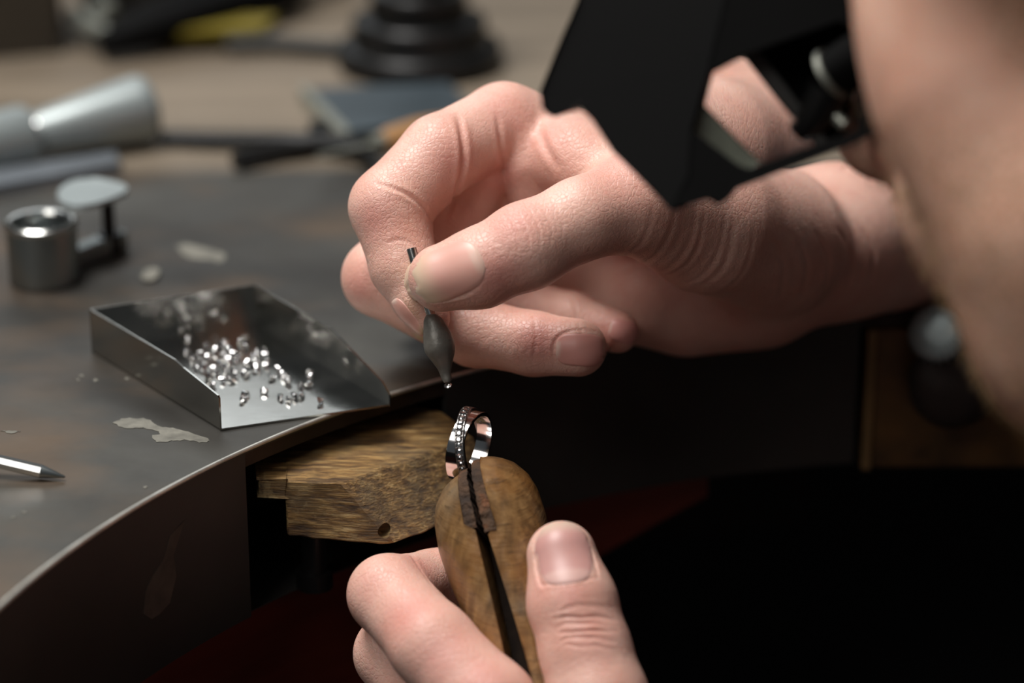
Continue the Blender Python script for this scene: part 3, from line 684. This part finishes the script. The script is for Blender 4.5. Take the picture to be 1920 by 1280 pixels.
# things by the end block
c = P(1790, 718, 79.0); kp = thing('round_pad', c - [0, 0, 1.4], 'dark brown rounded pad hanging before the end block', 'pad')
mb = MB(); mb.lathe(c - unit([.1, -1, .1]) * .6, unit([.1, -1, .1]), [(0, .5), (.1, 1.15), (.4, 1.38), (.8, 1.35), (1.1, 1.1), (1.25, .6), (1.28, .05)], 40); v = warp(np.array(mb.v), .09, 2.2, 5); mesh('pad_body', v, mb.f, M['dark_brown'], kp, True)
mb = MB(); mb.tube([c + [0, .2, 1.2], c + [-.2, .3, 1.9], c + [-.3, .6, 2.5]], .2, 10); mb.build('strap', M['dark_brown'], kp)
c = P(1760, 622, 78.2); kn = thing('knurled_knob', c - [0, 0, .6], 'grey ribbed metal knob above the dark round pad', 'knob')
mb = MB(); axk = unit([-.15, -.75, .65]); mb.lathe(c - axk * .5, axk, [(0, .5), (.1, .8), (.45, .82), (.6, .68), (.72, .36), (.74, .02)], 36); mb.build('cap', M['ribbed_grey'], kn)
for k in range(24):
    e_ = unit(np.cross(axk, [1, 0, 0])); g_ = np.cross(axk, e_); t = 2 * math.pi * k / 24; d = e_ * math.cos(t) + g_ * math.sin(t)
    mb = MB(); mb.tube([c - axk * .4 + d * .82, c - axk * .05 + d * .83, c + axk * .1 + d * .70, c + axk * .2 + d * .45], [.06, .06, .05, .03], 6); mb.build('rib', M['ribbed_grey'], kn)
# ------------------------------------------------------------------ person
def N(u, v, d, r): return (P(u, v, d), r * d / F)             # joint under image position, radius in image units
person = thing('person', (40, 62, -40), 'person in a dark top with magnifying visor, both hands working at the bench', 'person')
VS, QS, ATT = [], [], []
def finish(field, lo, hi, h, d0, d1, creases, flush, stain=(), stub=None, relax=3):
    v, q = field.surface(lo, hi, h, relax); nrm = vnormals(v, q)
    disp = np.zeros(len(v))
    for line, wd, dp_ in creases:
        pts, ok = field.pick(densify([np.array(a + (0,), float) for a in line], 5)[:, :2], d0, d1); pts = pts[ok]
        if len(pts) < 2: continue
        bb = ((v > pts.min(0) - .5) & (v < pts.max(0) + .5)).all(1); ds, par = polydist(v[bb], pts)
        tp = np.clip(np.sin(np.pi * np.clip(par, .02, .98)), 0, 1) ** .7
        disp[bb] -= tp * (dp_ * np.exp(-(ds / wd) ** 2) - dp_ * .35 * np.exp(-((ds - 2.0 * wd) / wd) ** 2))
    v = v + nrm * disp[:, None]
    fl = np.zeros(len(v)); st_ = np.zeros(len(v))
    for (u, w, r), amt in flush:
        pt, ok = field.pick([(u, w)], d0, d1); fl = np.maximum(fl, amt * np.exp(-(np.linalg.norm(v - pt[0], axis=1) / (r * .0138)) ** 2))
    for (u, w, r), amt in stain:
        pt, ok = field.pick([(u, w)], d0, d1); st_ = np.maximum(st_, amt * np.exp(-(np.linalg.norm(v - pt[0], axis=1) / (r * .0138)) ** 2))
    sb = stub(v) if stub is not None else np.zeros(len(v))
    n = sum(len(x) for x in VS); VS.append(v); QS.append(q + n); ATT.append(np.stack([fl, st_, sb], 1))
def nail(field, c, axis_px, hl, hw, d0, d1, base=.16, free=.72, rise=.03, tones=None, pw=2.6, flip=1):
    """nail plate: c centre, axis towards the tip (image direction), half length / width in image units"""
    a = unit(np.array(axis_px, float)); b = np.array([-a[1], a[0]]); ns, nt = 25, 19; uv = []; st = []
    for i in range(ns):
        for j in range(nt):
            s = -1 + 2 * i / (ns - 1); t = -1 + 2 * j / (nt - 1)
            if s > 0: w = max(0.0, 1 - abs(s) ** 2.6) ** .5
            else: w = max(0.0, 1 - abs(s) ** 5.0) ** .5 * .96
            w = max(w, .22); uv.append(np.array(c) + a * s * hl + b * t * w * hw); st.append((s, t))
    uv = np.array(uv); ce = np.array([np.array(c) + a * s_[0] * hl for s_ in st])
    for _ in range(5):                                        # draw the plate in where it would run over the finger's side
        pts, ok = field.pick(uv, d0, d1); nr_ = field.normal(pts); vw = pts - CP; vw /= np.linalg.norm(vw, axis=1)[:, None]
        bad = (~ok) | ((nr_ * vw).sum(1) > -.22)
        if not bad.any(): break
        uv[bad] = ce[bad] * .17 + uv[bad] * .83; mid = np.array(c); uv[bad] = mid * .04 + uv[bad] * .96
    for k in range(2):                                         # smooth the plate
        g = pts.reshape(ns, nt, 3); g2 = g.copy(); g2[1:-1, 1:-1] = (g[:-2, 1:-1] + g[2:, 1:-1] + g[1:-1, :-2] + g[1:-1, 2:]) / 4; pts = g2.reshape(-1, 3)
    st = np.array(st); edge = np.maximum(np.abs(st[:, 0]), np.abs(st[:, 1]))
    h = np.where(edge > .985, -.03, rise * (1 - .55 * np.abs(st[:, 1]) ** 3)); h = np.where((st[:, 0] > .9), np.where(edge > .985, -.005, rise), h)
    v = pts + nr_ * h[:, None]
    f = [[i * nt + j, i * nt + j + 1, (i + 1) * nt + j + 1, (i + 1) * nt + j] for i in range(ns - 1) for j in range(nt - 1)]
    o = mesh('fingernail', v, f, M['nail'], person, True)
    me = o.data; ca = me.color_attributes.new('tone', 'FLOAT_COLOR', 'POINT')
    T = tones or dict(lun=srgb(232, 200, 186), bed=srgb(222, 164, 150), free=srgb(214, 196, 156))
    for k, (s, t) in enumerate(st):
        x = (s + 1) / 2; L = np.array(T['lun']); Bd = np.array(T['bed']); Fr = np.array(T['free'])
        wl = np.clip((base + .03 - .10 * t * t - x) / .05 + .5, 0, 1); wf = np.clip((x - (free - .16 * t * t * 0 + .10 * (1 - t * t))) / .22 + .5, 0, 1)
        cc = Bd * (1 - wl) + L * wl; cc = cc * (1 - wf) + Fr * wf; ca.data[k].color = tuple(cc)
    return o

# ---- right (upper) hand
thumb = [N(829, 521, 69.25, 64), N(900, 502, 69.2, 73), N(985, 462, 69.2, 80), N(1090, 410, 69.6, 75), N(1195, 380, 70.6, 96), N(1330, 420, 72.8, 128), N(1450, 450, 75.3, 138)]
index = [N(806, 596, 70.95, 38), N(788, 562, 71.05, 50), N(758, 500, 71.3, 63), N(731, 388, 71.6, 75), N(826, 290, 72.2, 75), N(945, 238, 73.6, 82), N(1200, 330, 75.5, 90), N(1450, 420, 77, 110)]
middle = [N(1084, 652, 71.6, 54), N(1000, 644, 72.0, 59), N(890, 622, 72.6, 64), N(716, 520, 73.6, 73), N(850, 400, 74.0, 82), N(985, 300, 74.9, 86), N(1250, 380, 77, 95)]
ringf = [N(1158, 622, 73.6, 40), N(1070, 600, 74.2, 52), N(960, 575, 75, 60), N(790, 540, 76, 66), N(900, 440, 77.4, 76), N(1040, 350, 78.6, 80), N(1280, 430, 79, 95)]
pinky = [N(1110, 600, 76.6, 40), N(1010, 585, 77.3, 46), N(850, 540, 78.3, 54), N(960, 460, 79.5, 62), N(1100, 410, 80.5, 72), N(1300, 480, 80, 90)]
palm = [Seg(*[N(1215, 545, 76.6, 1)[0], N(1420, 520, 77.4, 1)[0]], 1.55, 1.75), Seg(N(1290, 585, 77, 1)[0], N(1420, 552, 77.6, 1)[0], 1.20, 1.45),
        Seg(N(1080, 450, 77, 1)[0], N(1430, 455, 78, 1)[0], 1.45, 1.9),
        Seg(N(1420, 480, 77, 1)[0], N(1560, 455, 78.2, 1)[0], 2.2, 2.15), Seg(N(1560, 455, 78.2, 1)[0], N(1760, 440, 80.5, 1)[0], 2.12, 2.15), Seg(N(1760, 440, 80.5, 1)[0], N(2000, 430, 83.5, 1)[0], 2.15, 2.5)]
web = chain([N(985, 270, 74.0, 70), N(1080, 300, 72.6, 64), N(1180, 360, 71.8, 78)]) + chain([N(1000, 285, 74.2, 78), N(1120, 330, 73.6, 88), N(1250, 380, 74, 100)])
RH = Field(palm + web, .7, [(chain(thumb), .30, .6), (chain(index), .22, .22), (chain([N(908, 250, 72.9, 46), N(900, 330, 73.2, 52), N(880, 400, 73.6, 50)]) + chain([N(962, 240, 73.0, 44), N(985, 310, 73.1, 48), N(1000, 360, 73.4, 50)]), .12, .22), (chain(middle), .22, .3), (chain(ringf), .22, .3), (chain(pinky), .22, .3)], .05)
cr = []
def crease(line, wd=.05, dp=.035): cr.append((line, wd, dp))
for k in range(5):                                             # thumb knuckle lines
    x = 945 + k * 21; crease([(x - 6 + 3 * (k % 2), 395 - k * 8), (x + 14, 425 - k * 9), (x + 26, 458 - k * 10), (x + 24, 486 - k * 8)], .030, .014 if k not in (1, 2) else .022)
crease([(700, 342), (735, 352), (770, 368), (800, 395), (815, 425)], .06, .05); crease([(725, 455), (755, 450), (790, 468)], .05, .018)
crease([(858, 215), (866, 250), (870, 300), (858, 355), (832, 415)], .09, .09); crease([(932, 215), (940, 270), (945, 330)], .08, .05); crease([(1005, 225), (1025, 280), (1050, 320)], .12, .05)
for k in range(7):                                             # folds at the thumb root
    j = ((k * 37) % 5 - 2) * 5; crease([(1235 + k * 30 + j, 385 + k * 6), (1225 + k * 30 + j, 430 + k * 9), (1190 + k * 32, 478 + k * 8 + j), (1125 + k * 36, 500 + k * 9)], .075 + .012 * (k % 3), .015 + .007 * (k % 2))
for k in range(5): crease([(1440 + k * 42, 440 - 6 * k), (1470 + k * 42, 500 - 6 * k), (1462 + k * 42, 560 - 6 * k)], .09, .03)
crease([(1075, 560), (1090, 620), (1130, 650)], .05, .02)
crease([(1000, 590), (1005, 640), (995, 690)], .05, .02)
# nail folds
crease([(905, 523), (880, 490), (862, 468), (846, 460)], .045, .05); crease([(905, 523), (885, 545), (850, 558), (810, 563), (780, 548)], .05, .05)
crease([(1043, 690), (1036, 660), (1046, 632), (1080, 618), (1120, 622)], .045, .04)
flush = [((960, 420, 60), .5), ((930, 520, 60), .65), ((700, 410, 45), .55), ((1150, 320, 70), .35), ((850, 300, 60), .45), ((1010, 640, 50), .7), ((950, 210, 60), .35), ((670, 540, 40), .55), ((1150, 620, 40), .6), ((930, 330, 50), .6), ((1030, 250, 60), .4)]
finish(RH, (-5.6, 62, -4.2), (15.6, 82, 9), .055, 62, 84, cr, flush, [((765, 585, 22), .3), ((778, 565, 18), .25)])
nail(RH, (834, 512), (-.91, .41), 79, 53, 62, 75, base=.12, free=.60, tones=dict(lun=srgb(224, 186, 170), bed=srgb(220, 164, 150), free=srgb(216, 190, 164)))
nail(RH, (1092, 656), (1, .05), 52, 34, 62, 80, base=.08, free=.86, tones=dict(lun=srgb(226, 190, 176), bed=srgb(216, 152, 142), free=srgb(222, 190, 170)))
nail(RH, (1170, 622), (1, .25), 30, 24, 62, 80, base=.08, free=.86, tones=dict(lun=srgb(220, 184, 172), bed=srgb(210, 148, 140), free=srgb(216, 186, 168)))
nail(RH, (766, 598), (.60, .80), 48, 13, 62, 80, base=.08, free=.75)

# ---- left (lower) hand
thumbL = [N(1053, 1042, 67.3, 66), N(1073, 1130, 66.9, 82), N(1098, 1220, 66.6, 84), N(1122, 1310, 66.3, 92), N(1170, 1470, 66.6, 105), N(1290, 1680, 68, 130)]
indexL = [N(905, 1058, 71.0, 48), N(810, 1092, 70.8, 60), N(727, 1114, 68.9, 73), N(812, 1210, 67.3, 80), N(915, 1320, 66.5, 88), N(1040, 1450, 67, 100), N(1250, 1680, 69, 120)]
middleL = [N(930, 1150, 71.2, 48), N(850, 1180, 71.2, 58), N(738, 1225, 69.9, 72), N(830, 1330, 68.6, 80), N(1000, 1520, 68.2, 95), N(1250, 1720, 70, 115)]
ringL = [N(950, 1260, 71, 48), N(860, 1290, 71, 56), N(770, 1340, 70.3, 68), N(860, 1450, 69.4, 76), N(1020, 1610, 69.4, 90), N(1260, 1780, 71, 110)]
pinkyL = [N(970, 1370, 71.5, 42), N(890, 1400, 71.5, 48), N(820, 1450, 71, 58), N(900, 1560, 70.5, 66), N(1050, 1700, 70.6, 80), N(1270, 1830, 72, 100)]
palmL = [Seg(N(1120, 1560, 68.8, 1)[0], N(1300, 1720, 70, 1)[0], 1.6, 1.9), Seg(N(1300, 1740, 70, 1)[0], N(1500, 1900, 70, 1)[0], 2.2, 2.3), Seg(N(1500, 1900, 70, 1)[0], N(1900, 2150, 69, 1)[0], 2.3, 2.9)]
LH = Field(palmL, .8, [(chain(thumbL), .3, .5), (chain(indexL), .25, .3), (chain(middleL), .25, .3), (chain(ringL), .25, .3), (chain(pinkyL), .25, .3)], .05)
cr = []
for k, (y, dp_) in enumerate(((1140, .02), (1157, .045), (1172, .022), (1183, .05), (1198, .028), (1212, .02), (1135, .015))):
    crease([(1028 + 5 * k, y + 10 - (k % 2) * 6), (1060, y + 2 - (k % 3) * 3), (1090, y - 4 + (k % 2) * 4), (1120, y - 2), (1156 + k, y + 2 + (k % 3) * 4)], .034, dp_ * 1.15)
crease([(1004, 1010), (1003, 1045), (1012, 1090), (1022, 1100)], .045, .05); crease([(1012, 1096), (1045, 1093), (1080, 1088), (1122, 1082)], .04, .05); crease([(1098, 1010), (1112, 1045), (1122, 1082)], .045, .05)
crease([(765, 1030), (790, 1070), (812, 1100)], .06, .03)
for k in range(5): crease([(668 + 10 * k, 1080 + 4 * k), (690 + 12 * k, 1065 + 6 * k), (715 + 12 * k, 1062 + 9 * k)], .04, .010)
flush = [((760, 1150, 55), .65), ((830, 1230, 60), .5), ((1070, 1110, 40), .5), ((1100, 1180, 60), .35), ((700, 1090, 40), .3), ((900, 1270, 50), .6), ((790, 1060, 40), .5), ((1020, 1100, 40), .4)]
finish(LH, (-5.2, 50, -17), (11.5, 70.5, .5), .06, 58, 76, cr, flush)
nail(LH, (1058, 1036), (-.12, -1), 62, 57, 58, 72, base=.22, free=.80, rise=.03, tones=dict(lun=srgb(208, 166, 158), bed=srgb(194, 144, 138), free=srgb(206, 190, 168)))

# ---- head: local axes x forward, y left, z up
yaw, pit = math.radians(43.5), math.radians(14)
f0 = -RT * math.cos(yaw) + FW * math.sin(yaw); l0 = unit(np.cross(UP, f0)); HF = f0 * math.cos(pit) - UP * math.sin(pit); HL = l0; HU = np.cross(HF, HL)
HR = np.stack([HF, HL, HU], 1); tipl = np.array([11.9, 0, -2.5]); HC = P(1597, 282, 63.5) - HR @ tipl
def hp_(x, y, z): return HC + HR @ np.array([x, y, z], float)
def hs(a, b, ra, rb, flat=None): return Seg(hp_(*a), hp_(*b), ra, rb, flat)
core = [hs((-3.2, 0, 3.2), (2.2, 0, 4.0), 7.9, 7.2), hs((3.0, 0, -1), (5.0, 0, -6.5), 6.2, 4.0), hs((5.4, 0, -6), (7.2, 0, -8.6), 3.2, 1.9)]
for s_ in (1, -1):
    core += [hs((5.8, s_ * 4.0, -1.2), (3.0, s_ * 5.6, -.6), 2.0, 1.4), hs((5.6, s_ * 3.5, -3.4), (5.2, s_ * 3.4, -6.0), 2.5, 2.2), hs((-.8, s_ * 5.1, -4.0), (5.6, s_ * 2.6, -8.6), 1.8, 1.9), hs((7.2, s_ * 2.8, 2.0), (6.4, s_ * 4.6, 1.4), 1.5, 1.2)]
core += [hs((8.1, 0, 1.4), (9.0, 0, -3.6), 1.5, 1.7), hs((8.0, 1.6, -5.2), (8.0, -1.6, -5.2), 1.35, 1.35), hs((-2, 0, -5), (-7, 0, -15), 5.6, 6.2)]
nosel = [hs((8.9, 0, 1.6), (11.0, 0, -2.2), .85, .95), hs((10.9, 0, -2.3), (11.0, 0, -2.5), 1.0, .95), hs((9.7, 1.25, -2.7), (9.9, .9, -2.8), .72, .7), hs((9.7, -1.25, -2.7), (9.9, -.9, -2.8), .72, .7)]
lips = [hs((9.4, 1.5, -4.9), (9.4, -1.5, -4.9), .42, .42), hs((9.2, 1.3, -6.0), (9.2, -1.3, -6.0), .5, .5)]
earl = []
for s_ in (1, -1):
    n_e = HR @ np.array([.35, s_ * 1.0, 0]); n_e = unit(n_e)
    earl.append(([hs((-1.2, s_ * 7.0, 1.2), (-.6, s_ * 6.7, -2.4), 1.75, 1.0, (n_e, .35))], .3, .4))
HD = Field(core, 1.5, [(nosel, .5, .9), (lips, .2, .35)] + earl, .08,
           [(hs((10.15, s_ * .8, -3.75), (10.35, s_ * .75, -3.1), .32, .30), .12) for s_ in (1, -1)] + [(hs((9.0, s_ * 3.3, .2), (9.0, s_ * 3.0, .2), 1.2, 1.2), .6) for s_ in (1, -1)])
def stubble(v):
    l = (v - HC) @ HR; z = l[:, 2]; x = l[:, 0]
    s1 = np.clip((-3.2 - z + .25 * (x - 6)) / 1.6, 0, 1) * np.clip((z + 13) / 2, 0, 1) * np.clip((x + 2.5) / 1.5, 0, 1)
    s2 = np.clip((4.1 - x) / 1.0, 0, 1) * np.clip((z + 5.0) / 1.5, 0, 1) * np.clip((6 - z) / 2, 0, 1) * np.clip((x + 1.5) / 1.5, 0, 1)
    return np.maximum(s1 * .5, s2 * .9)
corners = np.array([hp_(x, y, z) for x in (-12, 13) for y in (-9, 9) for z in (-13.5, 13)]); lo, hi = corners.min(0), corners.max(0)
finish(HD, lo, hi, .17, 44, 72, [], [((1700, 190, 120), .2), ((1740, 330, 90), .2), ((1640, 300, 40), .8)], (), stubble); ATT[-1][:, 1] = .20
# torso, neck, upper arms: the hidden rest of the same body
sR, sL = np.array([46., 78, 12]), np.array([44., 42, 4]); nb_ = np.array([36., 60, 8])
eR, eL = np.array([37., 81, 6]), np.array([31., 42, -14])
wR, wL = N(1900, 432, 82.2, 1)[0], N(1800, 2090, 69.2, 1)[0]
BD = Field([Seg(hp_(-6.5, 0, -13), nb_, 6.0, 6.2), Seg(nb_, (48, 58, -8), 6.6, 13.5), Seg((48, 58, -8), (51, 57, -42), 14, 13.5), Seg(nb_ + [4, 4, -1], sR, 6.5, 6.0), Seg(nb_ + [4, -4, -1], sL, 6.5, 6.0)], 3.0,
           [(chain([(sR, 5.6), (eR, 4.4), (wR, 2.3)]), .8, 1.5), (chain([(sL, 5.6), (eL, 4.4), (wL, 2.7)]), .8, 1.5)], .3)
v, q = BD.surface((8, 26, -58), (68, 100, 22), .7, 3); n = sum(len(x) for x in VS); VS.append(v); QS.append(q + n); ATT.append(np.zeros((len(v), 3))); ATT[-1][:, 1] = .20 * ((v[:, 0] > 22) & (v[:, 2] > -8))
V_, Q_, A3 = np.vstack(VS), np.vstack(QS), np.vstack(ATT)
body_o = mesh('body', V_, Q_, M['skin'], person, True)
for k, nm in enumerate(('flush', 'stain', 'stubble')):
    at = body_o.data.attributes.new(nm, 'FLOAT', 'POINT'); at.data.foreach_set('value', A3[:, k].astype(np.float32))
# dark top over torso and arms
SH = Field([Seg(hp_(-6.0, 0, -12.0), nb_ + [1.5, 0, -1.5], 6.7, 8.3), Seg(nb_ + [1.5, 0, -1.5], (48, 58, -8), 8.3, 14.8), Seg((48, 58, -8), (51, 57, -41), 14.8, 14.4), Seg(nb_ + [4, 4, -1], sR, 7.2, 6.8), Seg(nb_ + [4, -4, -1], sL, 7.2, 6.8)], 3.0,
           [(chain([(sR, 6.4), (eR, 5.3), (eR * .55 + wR * .45, 4.3)]), .8, 1.5), (chain([(sL, 6.4), (eL, 5.3), (eL * .45 + wL * .55, 4.2)]), .8, 1.5)], .3)
v, q = SH.surface((8, 26, -60), (70, 102, 22), .8, 3); mesh('shirt', v, q, M['shirt'], person, True)
# hair cap and side hair, short
HA = Field([hs((-3.6, 0, 3.6), (1.4, 0, 4.9), 8.2, 7.4)], 1.0, [([hs((.4, 6.3, 2.5), (.8, 6.5, -2.0), 1.1, .55)], .3, .8), ([hs((.4, -6.3, 2.5), (.8, -6.5, -2.0), 1.1, .55)], .3, .8)], .1,
           [(hs((9.5, 5, 2.2), (9.5, -5, 2.2), 6.0, 6.0), .5), (hs((2.6, 9, -3.5), (2.6, -9, -3.5), 1.6, 1.6), .4)])
v, q = HA.surface(lo, hi, .3, 2); hair_o = mesh('hair', v, q, M['hair'], person, True)
# beard bristles along jaw and lip
rg = np.random.RandomState(5); vb = []; fb = []
dirs = rg.normal(size=(26000, 3)); bv = VS[2]; bn = vnormals(VS[2], QS[2] - QS[2].min()); bs = ATT[2][:, 2]
pick = rg.choice(len(bv), 9000, p=bs / bs.sum())
for i in pick:
    p = bv[i] + rg.normal(size=3) * .05; d = unit(bn[i] + rg.normal(size=3) * .35 - HU * .5); L_ = rg.uniform(.12, .32); w = unit(np.cross(d, rg.normal(size=3))) * .010
    k = len(vb); vb += [p - w, p + w, p + d * L_]; fb.append([k, k + 1, k + 2])
bo_ = mesh('beard_stubble', vb, fb, M['stubble_hair'], person, False); bo_['kind'] = 'stuff'

# ------------------------------------------------------------------ magnifying visor
vis = thing('magnifier_visor', P(1350, 300, 61.5), 'black head-worn magnifier visor with a clear lens in front of the face', 'visor')
dA = lambda u, v: 61.8 - (u - 1020) * .0022
def VP(u, v, off=0): return P(u, v, dA(u, v) + off)
ext = FW * .55 + RT * .12
mb = MB(); mb.prism([VP(*q) for q in [(1098, -330), (1085, 0), (1050, 80), (1013, 172), (1018, 200), (1030, 210), (1060, 205), (1085, 198), (1112, 226), (1150, 285), (1215, 350), (1258, 387), (1276, 384), (1296, 330), (1302, 240), (1330, 130), (1400, -20), (1450, -330)]], ext); bevel(mb.build('side_shield', M['black_plastic'], vis, smooth=False), .12, 3)
outer = [(1262, 386), (1300, 380), (1330, 372), (1350, 380), (1366, 374), (1385, 352), (1592, 272), (1660, 240), (1660, -330), (1440, -330), (1328, 125), (1296, 240), (1290, 330)]
hole = [(1300, 245), (1326, 140), (1395, 104), (1575, 40), (1606, 60), (1612, 244), (1540, 266), (1402, 316), (1384, 308)]
mb = MB(); mb.prism_hole([VP(*q, -.25) for q in outer], [VP(*q, -.25) for q in hole], FW * .5); bevel(mb.build('lens_frame', M['soft_black'], vis, smooth=False), .05)
# hood roof and far side
mb = MB(); mb.prism([VP(1098, -330), VP(1450, -330), VP(1660, -330), VP(1660, -330) + FW * 7 + RT * 4.5, VP(1098, -330) + FW * 7 + RT * 4.5], UP * .35); mb.build('hood', M['black_plastic'], vis, smooth=False)
mb = MB(); mb.prism([VP(*q) + FW * 7 + RT * 4.5 + UP * 3.5 for q in [(1098, -330), (1013, 172), (1030, 210), (1085, 198), (1258, 387), (1300, 330), (1330, 130), (1450, -330)]], FW * .5); mb.build('side_shield', M['black_plastic'], vis, smooth=False)
# lens plate: a prism-shaped magnifier, thicker towards its lower edge
lp = [(1302, 246), (1328, 138), (1395, 106), (1440, 150), (1545, 278), (1400, 328), (1384, 320)]
def wedge(loop, d, t0, t1, name):
    c0 = np.array([(q[0], q[1]) for q in loop], float); a = [P(q[0], q[1], d) for q in c0]; lo_ = c0[:, 1].min(); hi_ = c0[:, 1].max()
    b = [P(q[0], q[1], d + t0 + (t1 - t0) * (q[1] - lo_) / (hi_ - lo_)) for q in c0]; n = len(a)
    t = tessellate_polygon([[Vector(x) for x in a]])
    f = [list(x) for x in t] + [[x[0] + n, x[2] + n, x[1] + n] for x in t] + [[i, (i + 1) % n, (i + 1) % n + n, i + n] for i in range(n)]
    o = mesh(name, np.vstack([a, b]), f, M['lens'], vis, False)
    bmx = bmesh.new(); bmx.from_mesh(o.data); bmesh.ops.recalc_face_normals(bmx, faces=bmx.faces); bmx.to_mesh(o.data); bmx.free(); return o
wedge(lp, 61.6, .2, 1.2, 'lens')
mb = MB(); mb.prism([P(u, v, 61.35) for u, v in ((1303, 190), (1318, 196), (1424, 303), (1400, 318), (1384, 310), (1301, 246))], FW * .2); bevel(mb.build('lens_rim', M['lens_edge'], vis, smooth=False), .05)
kc = P(1588, 120, 60.6); mb = MB(); kax = unit(P(1540, 150, 61.0) - kc); mb.lathe(kc, kax, [(-.9, .55), (.3, .55), (.34, .5)], 28); knb = mb.build('hinge_knob', M['soft_black'], vis, sharp=40)
mb = MB(); mb.lathe(kc, kax, [(.32, .40), (.34, .60), (.46, .62), (.5, .5)], 28); mb.build('knob_ring', M['pale_metal'], knb, sharp=40)
mb = MB(); mb.tube([P(1555, 165, 61.2), P(1530, 215, 61.5), P(1500, 250, 61.8)], [.5, .42, .3], 14); mb.build('hinge_arm', M['black_metal'], vis)
mb = MB(); mb.prism([P(u, v, 62.3) for u, v in ((1405, 96), (1575, 34), (1640, 60), (1640, 200), (1570, 262), (1545, 275))], FW * .3); mb.build('lens_holder', M['soft_black'], vis, smooth=False)
mb = MB(); mb.prism([P(u, v, 61.5) for u, v in ((1396, 104), (1422, 98), (1556, 270), (1545, 280))], FW * .7); bevel(mb.build('lens_edge', M['dark_grey'], vis, smooth=False), .05)
mb = MB(); mb.tube([P(1550, 200, 61.4), P(1585, 235, 61.2)], [.16, .16], 12); mb.build('hinge_pin', M['pale_metal'], vis)
# headband
mb = MB(); pts = [hp_(8.3 * math.cos(t) * 1.12 - .8, 7.9 * math.sin(t), 6.0 - 1.2 * math.cos(t)) for t in np.linspace(-math.pi, math.pi, 41)]
mb.tube(pts, 1.0, 8); mb.build('headband', M['soft_black'], vis)
mb = MB(); mb.tube([hp_(8.2, 4, 5.4), hp_(9.5, 4, 4.6), VP(1500, -138) + FW * .3], [.6, .5, .4], 8); mb.build('bracket', M['soft_black'], vis)
